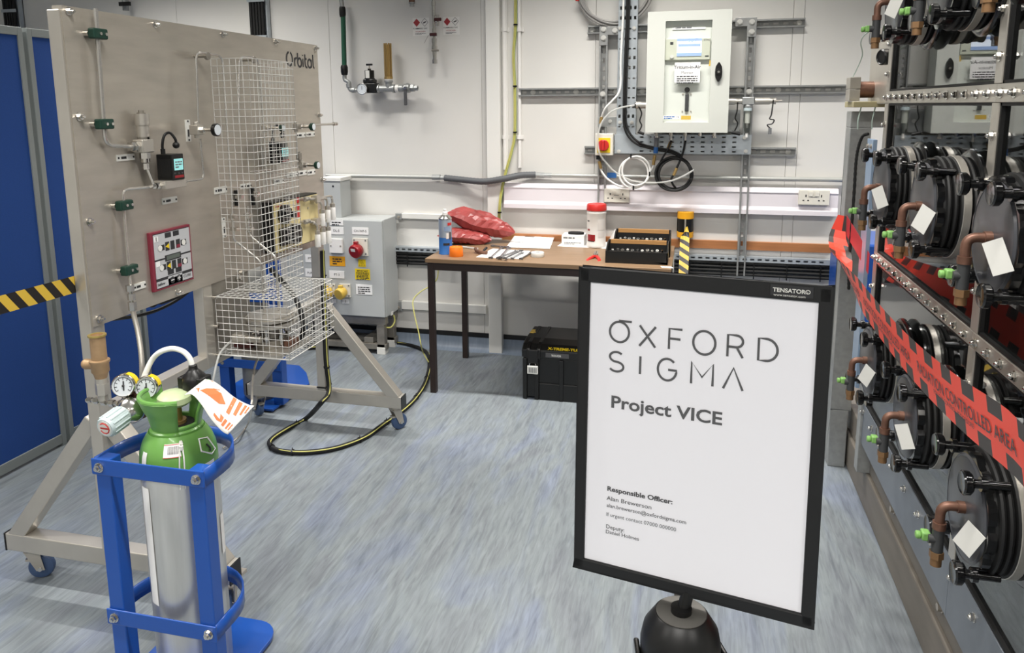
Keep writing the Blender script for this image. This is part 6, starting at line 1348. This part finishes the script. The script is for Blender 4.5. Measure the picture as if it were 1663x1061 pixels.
for i, p in enumerate(ctr):
    f = min(1, max(0, (i-14)/28)); sd.append((V((-.9, .3, .15))*(1-f)+V((-.18, .0, .98))*f).normalized() if True else 0)
sd = [V((-s.x, -s.y, -s.z)) if s.dot(sd[0]) < -2 else s for s in sd]
at, L = tape(t, ctr, sd, .108, .06)
nn_ = (ctr[61]-ctr[60]).cross(sd[60]); TS = .0014 if nn_.dot(EYE-ctr[60]) > 0 else -.0014
for k in range(5):
    s0 = .36+k*.6
    if s0+.58 > L: break
    text('RADIATION CONTROLLED AREA', (0, 0, 0), X1, Z1, .036, 'ink_grey', t, sx=1.0, mapf=lambda x, y, s0=s0: at(s0+x, .38+y/.108, TS))
    text('FOLLOW CONTROL PROCEDURE', (0, 0, 0), X1, Z1, .013, 'ink_grey', t, sx=1.2, mapf=lambda x, y, s0=s0: at(s0+.12+x, .25+y/.108, TS))
t = thing('barrier_tape', (.62, 3.0, .95), 'dark red back of the tape between the frame leg and the glovebox end', 'tape')
m = MB(); m.strip([V((.59, 3.195, 1.03)), V((.605, 3.05, .985)), V((.622, 2.9, .93))], .075, Z1); m.build('tape_back', 'tape_back', t, solid=.0006)

# ================================================================== sign on its post
q4 = [V((-.113, .789, 1.329)), V((.132, .738, 1.331)), V((.125, .720, .992)), V((-.120, .771, .990))]
sg = thing('sign_stand', (0, .745, 0), 'black framed sign holder on a black barrier post in the foreground', 'sign')
u = ((q4[1]-q4[0])+(q4[2]-q4[3])).normalized(); v = ((q4[0]-q4[3])+(q4[1]-q4[2])); v = (v-u*v.dot(u)).normalized(); n = u.cross(v)   # n faces the viewer?
if n.dot(EYE-q4[0]) < 0: n = -n
cn = (q4[0]+q4[1]+q4[2]+q4[3])/4; W2, H2 = .125, .1695
def hitS(x, y): d = ray(x, y); return EYE+d*((cn-EYE).dot(n)/d.dot(n))
def SP(a, b, e=0.): return cn+u*a+v*b+n*e
fw_ = .0115
fr = MB()
for a0, b0, a1, b1 in ((-W2, H2-.015, W2, H2), (-W2, -H2, W2, -H2+fw_), (-W2, -H2, -W2+fw_, H2), (W2-fw_, -H2, W2, H2)): fr.obox(SP((a0+a1)/2, (b0+b1)/2, -.004), u, v, n, (a1-a0)/2, (b1-b0)/2, .006)
fr.build('frame', 'black_matt', sg, bevel=.0015)
m = MB(); m.obox(SP(0, 0, -.005), u, v, n, W2-.002, H2-.002, .003); m.build('back_board', 'black_matt', sg)
m = MB(); m.obox(SP(0, 0, -.0012), u, v, n, W2-fw_*.9, H2-fw_*.9, .0004); ps = m.build('paper', mat('sign paper', '#efeef3', .35), sg)
def loc(x, y): p = hitS(x, y)-cn; return p.dot(u), p.dot(v)
def SL(x, y, e=-.0002): a, b = loc(x, y); return SP(a, b, e)
# thin drawn capitals
K_ = {'O': [arc(.5, .5, .5, .5, 90, 450, 40)], 'X': [[(0, 0), (.8, 1)], [(0, 1), (.8, 0)]], 'F': [[(0, 0), (0, 1), (.66, 1)], [(0, .52), (.58, .52)]],
      'R': [[(0, 0), (0, 1), (.36, 1)]+arc(.36, .73, .27, .27, 90, -90, 12)+[(0, .46)], [(.38, .46), (.64, 0)]], 'D': [[(0, 0), (0, 1), (.3, 1)]+arc(.3, .5, .46, .5, 90, -90, 18)+[(0, 0)]],
      'S': [arc(.3, .75, .28, .25, 40, 270, 14)+arc(.3, .25, .3, .25, 90, -150, 14)], 'I': [[(0, 0), (0, 1)]], 'G': [arc(.5, .5, .48, .5, 45, 360, 28)+[(.55, .5)]], 'M': [[(0, 0), (0, 1), (.42, .35), (.84, 1), (.84, 0)]], 'A': [[(0, 0), (.42, 1), (.84, 0)]]}
lt = MB()
def put(ch, x0, yb, x1, yt):
    a0, b0 = loc(x0, yb); a1, b1 = loc((x0+x1)/2, yt); a2, _ = loc(x1, yb); h = b1-b0; P = K_[ch]; wd = max(x for pl in P for x, y in pl) or 1; sx = (a2-a0)/wd if ch != 'I' else 1
    strokes(lt, [[(x*sx, y*h) for x, y in pl] for pl in P], SP(a0, b0, -.0003), u, v, .0024)
put('O', 990, 554, 1021, 523); put('X', 1038, 562, 1064, 530); put('F', 1086, 567, 1107, 535); put('O', 1125, 574, 1161, 538); put('R', 1181, 579, 1206, 545); put('D', 1231, 585, 1262, 551)
a, b = loc(1005, 521.2); a2, _ = loc(1026, 523); strokes(lt, [[(0, 0), (a2-a, 0)]], SP(a, b, -.0003), u, v, .0024)
put('S', 989, 602, 1012, 572); put('I', 1039, 608, 1040, 579); put('G', 1067, 616, 1098, 583); put('M', 1122, 623, 1157, 590); put('A', 1174, 631, 1206, 598)
lt.build('lettering', 'sign_grey', ps)
def stext(s, x, yb, x1, sz, m_='ink_grey', bold=0., sx=1.):
    p = SL(x, yb); o = text(s, p, u, v, sz, m_, ps, bold=bold, sx=sx)
    L = max((q.co).dot(u) for q in o.data.vertices)-min((q.co).dot(u) for q in o.data.vertices); want = loc(x1, yb)[0]-loc(x, yb)[0]; k = want/L
    pl = p-_org[ps.name]
    for q in o.data.vertices: r = q.co-pl; q.co = pl+u*(r.dot(u)*k)+v*r.dot(v)
stext('Project VICE', 991, 661.5, 1172, .0188, 'sign_grey', .0004)
stext('Responsible Officer:', 985.5, 797, 1092, .0074, 'ink_grey', .0002)
stext('Alan Brewerson', 985, 812, 1058, .0066); stext('alan.brewerson@oxfordsigma.com', 985, 823.5, 1115, .006); stext('If urgent contact 07000 000000', 984, 838, 1098, .006, 'gland')
stext('Deputy:', 983.5, 858, 1013, .0066); stext('Daniel Holmes', 983, 866, 1037, .006, 'ink_grey')
m = MB(); p0, p1 = loc(1253, 480), loc(1320, 468); m.obox(SP((p0[0]+p1[0])/2, (p0[1]+p1[1])/2+.0008, .0022), u, v, n, (p1[0]-p0[0])/2+.001, .0052, .0003); bd = m.build('maker_plate', 'ink', sg)
text('TENSATOR®', SP(p0[0]+.0012, H2-.0075, .0027), u, v, .0055, 'tagw', bd, bold=.00015, sx=1.06); text('www.tensator.com', SP(p0[0]+.002, H2-.0115, .0027), u, v, .0034, 'tagw', bd, sx=1.1)
# stalk, head, post, base
hx, hy, hz = 0.0015, .742, .972
m = MB(); m.cyl((hx, hy, hz-.01), SP(.0015, -H2+.002, -.004), .0068); m.cyl((hx, hy, hz-.002), (hx, hy, hz+.006), .011, n=18); m.build('stalk', 'black', sg)
m = MB(); m.lathe((hx, hy, hz-.16), Z1, [(0, 0), (.034, 0), (.036, .01), (.042, .02), (.042, .128), (.039, .142), (.0285, .1585), (.027, .16), (0, .16)], 36); hd = m.build('belt_head', 'black', sg)
m = MB(); m.lathe((hx, hy, hz), Z1, [(0, 0), (.0262, 0), (.0262, .0006), (0, .0006)], 32); m.build('cap_disc', mat('grey cap', '#55534f', .6), hd)
fd = V((-hx+.15, -hy, 0)).normalized(); fs = V((-fd.y, fd.x, 0))
for ang, nm in ((0, 'belt_slot'), (1.75, 'belt_slot'), (3.3, 'belt_slot'), (-1.6, 'belt_slot')):
    d = (fd*math.cos(ang)+fs*math.sin(ang)); s_ = V((-d.y, d.x, 0)); b = V((hx, hy, hz-.085))+d*.042
    m = MB(); m.prism([b-s_*.021-Z1*.04, b+s_*.021-Z1*.04, b+s_*.021+Z1*.03, b+s_*.015+Z1*.042, b-s_*.015+Z1*.042, b-s_*.021+Z1*.03], d*.006); m.build('belt_slot', 'black_gloss', hd, bevel=.002)
m = MB(); b = V((hx, hy, hz-.05))+V((.048, -.01, 0)); m.box(b+V((-.004, -.006, -.012)), b+V((.01, .006, .012))); m.build('belt_clip', 'steel', hd, bevel=.001)
m = MB(); m.cyl((hx, hy, .03), (hx, hy, hz-.155), .0315, n=24); m.build('post', 'black', sg)
m = MB(); m.lathe((hx, hy, 0), Z1, [(0, 0), (.175, 0), (.175, .012), (.15, .024), (.05, .034), (.034, .05), (0, .05)], 40); m.build('base', 'black', sg)
# belts
def belt(path, sides, w, label, loc_):
    t = thing('hazard_belt', loc_, label, 'barrier belt'); at, L = ribbon(path, sides, w, 0, 1); y = MB(); n = int(L/.028); sl = .035
    for i in range(n):
        for (q_, f0, f1) in ((0, 0, .5), (1, .5, 1)):
            a, b = (i+f0)*.056, (i+f1)*.056
            if b > L: continue
            for j in range(3): v0, v1 = j/3, (j+1)/3; y.mi = q_; y.add([at(a+sl*v0, v0), at(b+sl*v0, v0), at(b+sl*v1, v1), at(a+sl*v1, v1)], [(0, 1, 2, 3)])
    y.build('webbing', ['haz_y', 'haz_k'], t)
c = W(1113, 366, .11)
bp = spline([c, V((c.x+.0, 4.18, c.z-.07)), V((c.x+.0, 4.05, .62)), V((c.x-.0, 3.9, .45)), V((-.04, 3.5, .2)), V((-.03, 3.0, .07)), V((0, 2.4, .06)), V((.01, 1.8, .14)), V((.01, 1.2, .45)), V((.01, .86, .86)), V((hx, hy+.045, .9))], 8)
bs = []
for i in range(len(bp)):
    f = min(1, i/9); g_ = max(0, min(1, (i-64)/12)); bs.append(((Z1*(1-f)+X1*f)*(1-g_)+(Z1*.999+X1*.05)*g_).normalized())
belt(bp, bs, .05, 'yellow and black hazard belt hanging from the wall cassette down to the sign post', c)
a = atz(132, 459, 1.01); b = atz(0, 496, 1.01); d = (b-a).normalized()
a = a+d*-.02; belt([a+(b+d*.5-a)*(i/12)-Z1*.03*math.sin(PI*i/12)*0 for i in range(13)], [Z1]*13, .048, 'yellow and black hazard belt stretched across the blue partition at the left', a)

# ================================================================== blue partition at the left
PX_ = -2.73
for k, (y0, y1) in enumerate([(1.35, 2.662), (2.684, 3.19), (3.21, 4.25)]):
    t = thing('partition_screen', (PX_-.02, (y0+y1)/2, 0), ['nearest blue partition screen at the left edge, taller than the others look', 'narrow middle blue partition screen behind the gas panel', 'far blue partition screen seen under the gas panel'][k] if k else 'nearest and widest blue partition screen at the left edge', 'partition')
    m = MB(); m.box((PX_-.03, y0+.02, .05), (PX_-.006, y1-.02, 1.80)); m.build('cloth_panel', 'blue_cloth', t)
    for a, b in (((y0, 0), (y0+.024, 1.834)), ((y1-.024, 0), (y1, 1.834)), ((y0+.024, 1.80), (y1-.024, 1.834)), ((y0+.024, .012), (y1-.024, .055))): m = MB(); m.box((PX_-.036, a[0], a[1]), (PX_, b[0], b[1])); m.build('frame_profile', 'alu', t, bevel=.002)
# cable ladders high on the wall
for k, xc in enumerate((-2.65, -4.5)):
    t = thing('cable_riser', (xc, YW, 1.6), ['bundle of black cables rising up the wall behind the gas panel', 'bundle of black cables rising up the wall at the top left corner'][k], 'cable')
    for j in range(5): m = MB(); m.cyl((xc-.045+.02*j, YW-.05, 1.6), (xc-.045+.02*j, YW-.05, CEIL), .0098, n=8); m.build('black_cable', 'black_soft', t)
    m = MB(); m.box((xc-.06, YW-.03, 1.6), (xc-.052, YW, CEIL)); m.box((xc+.052, YW-.04, 1.6), (xc+.06, YW, CEIL)); m.box((xc-.06, YW-.005, 1.6), (xc+.06, YW, CEIL))
    for j in range(6): m.box((xc-.06, YW-.064, 1.7+.22*j), (xc+.06, YW-.06, 1.72+.22*j))
    m.build('tray', 'tray', t)
t = thing('wall_valve', (-3.55, YW, 2.1), 'small black handled pipe valve on the wall above the gas panel', 'valve')
c = aty(204, 8, YW-.06); m = MB(); m.cyl((c.x, c.y, c.z-.03), (c.x, c.y, CEIL), .012); m.cyl((c.x, c.y, c.z-.035), (c.x, c.y, c.z+.03), .02, n=8); m.build('pipe', 'galv', t); m = MB(); m.box((c.x-.01, c.y-.05, c.z-.012), (c.x+.07, c.y-.035, c.z+.012)); m.cyl(c, c-Y1*.045, .01); m.build('lever', 'black', t)
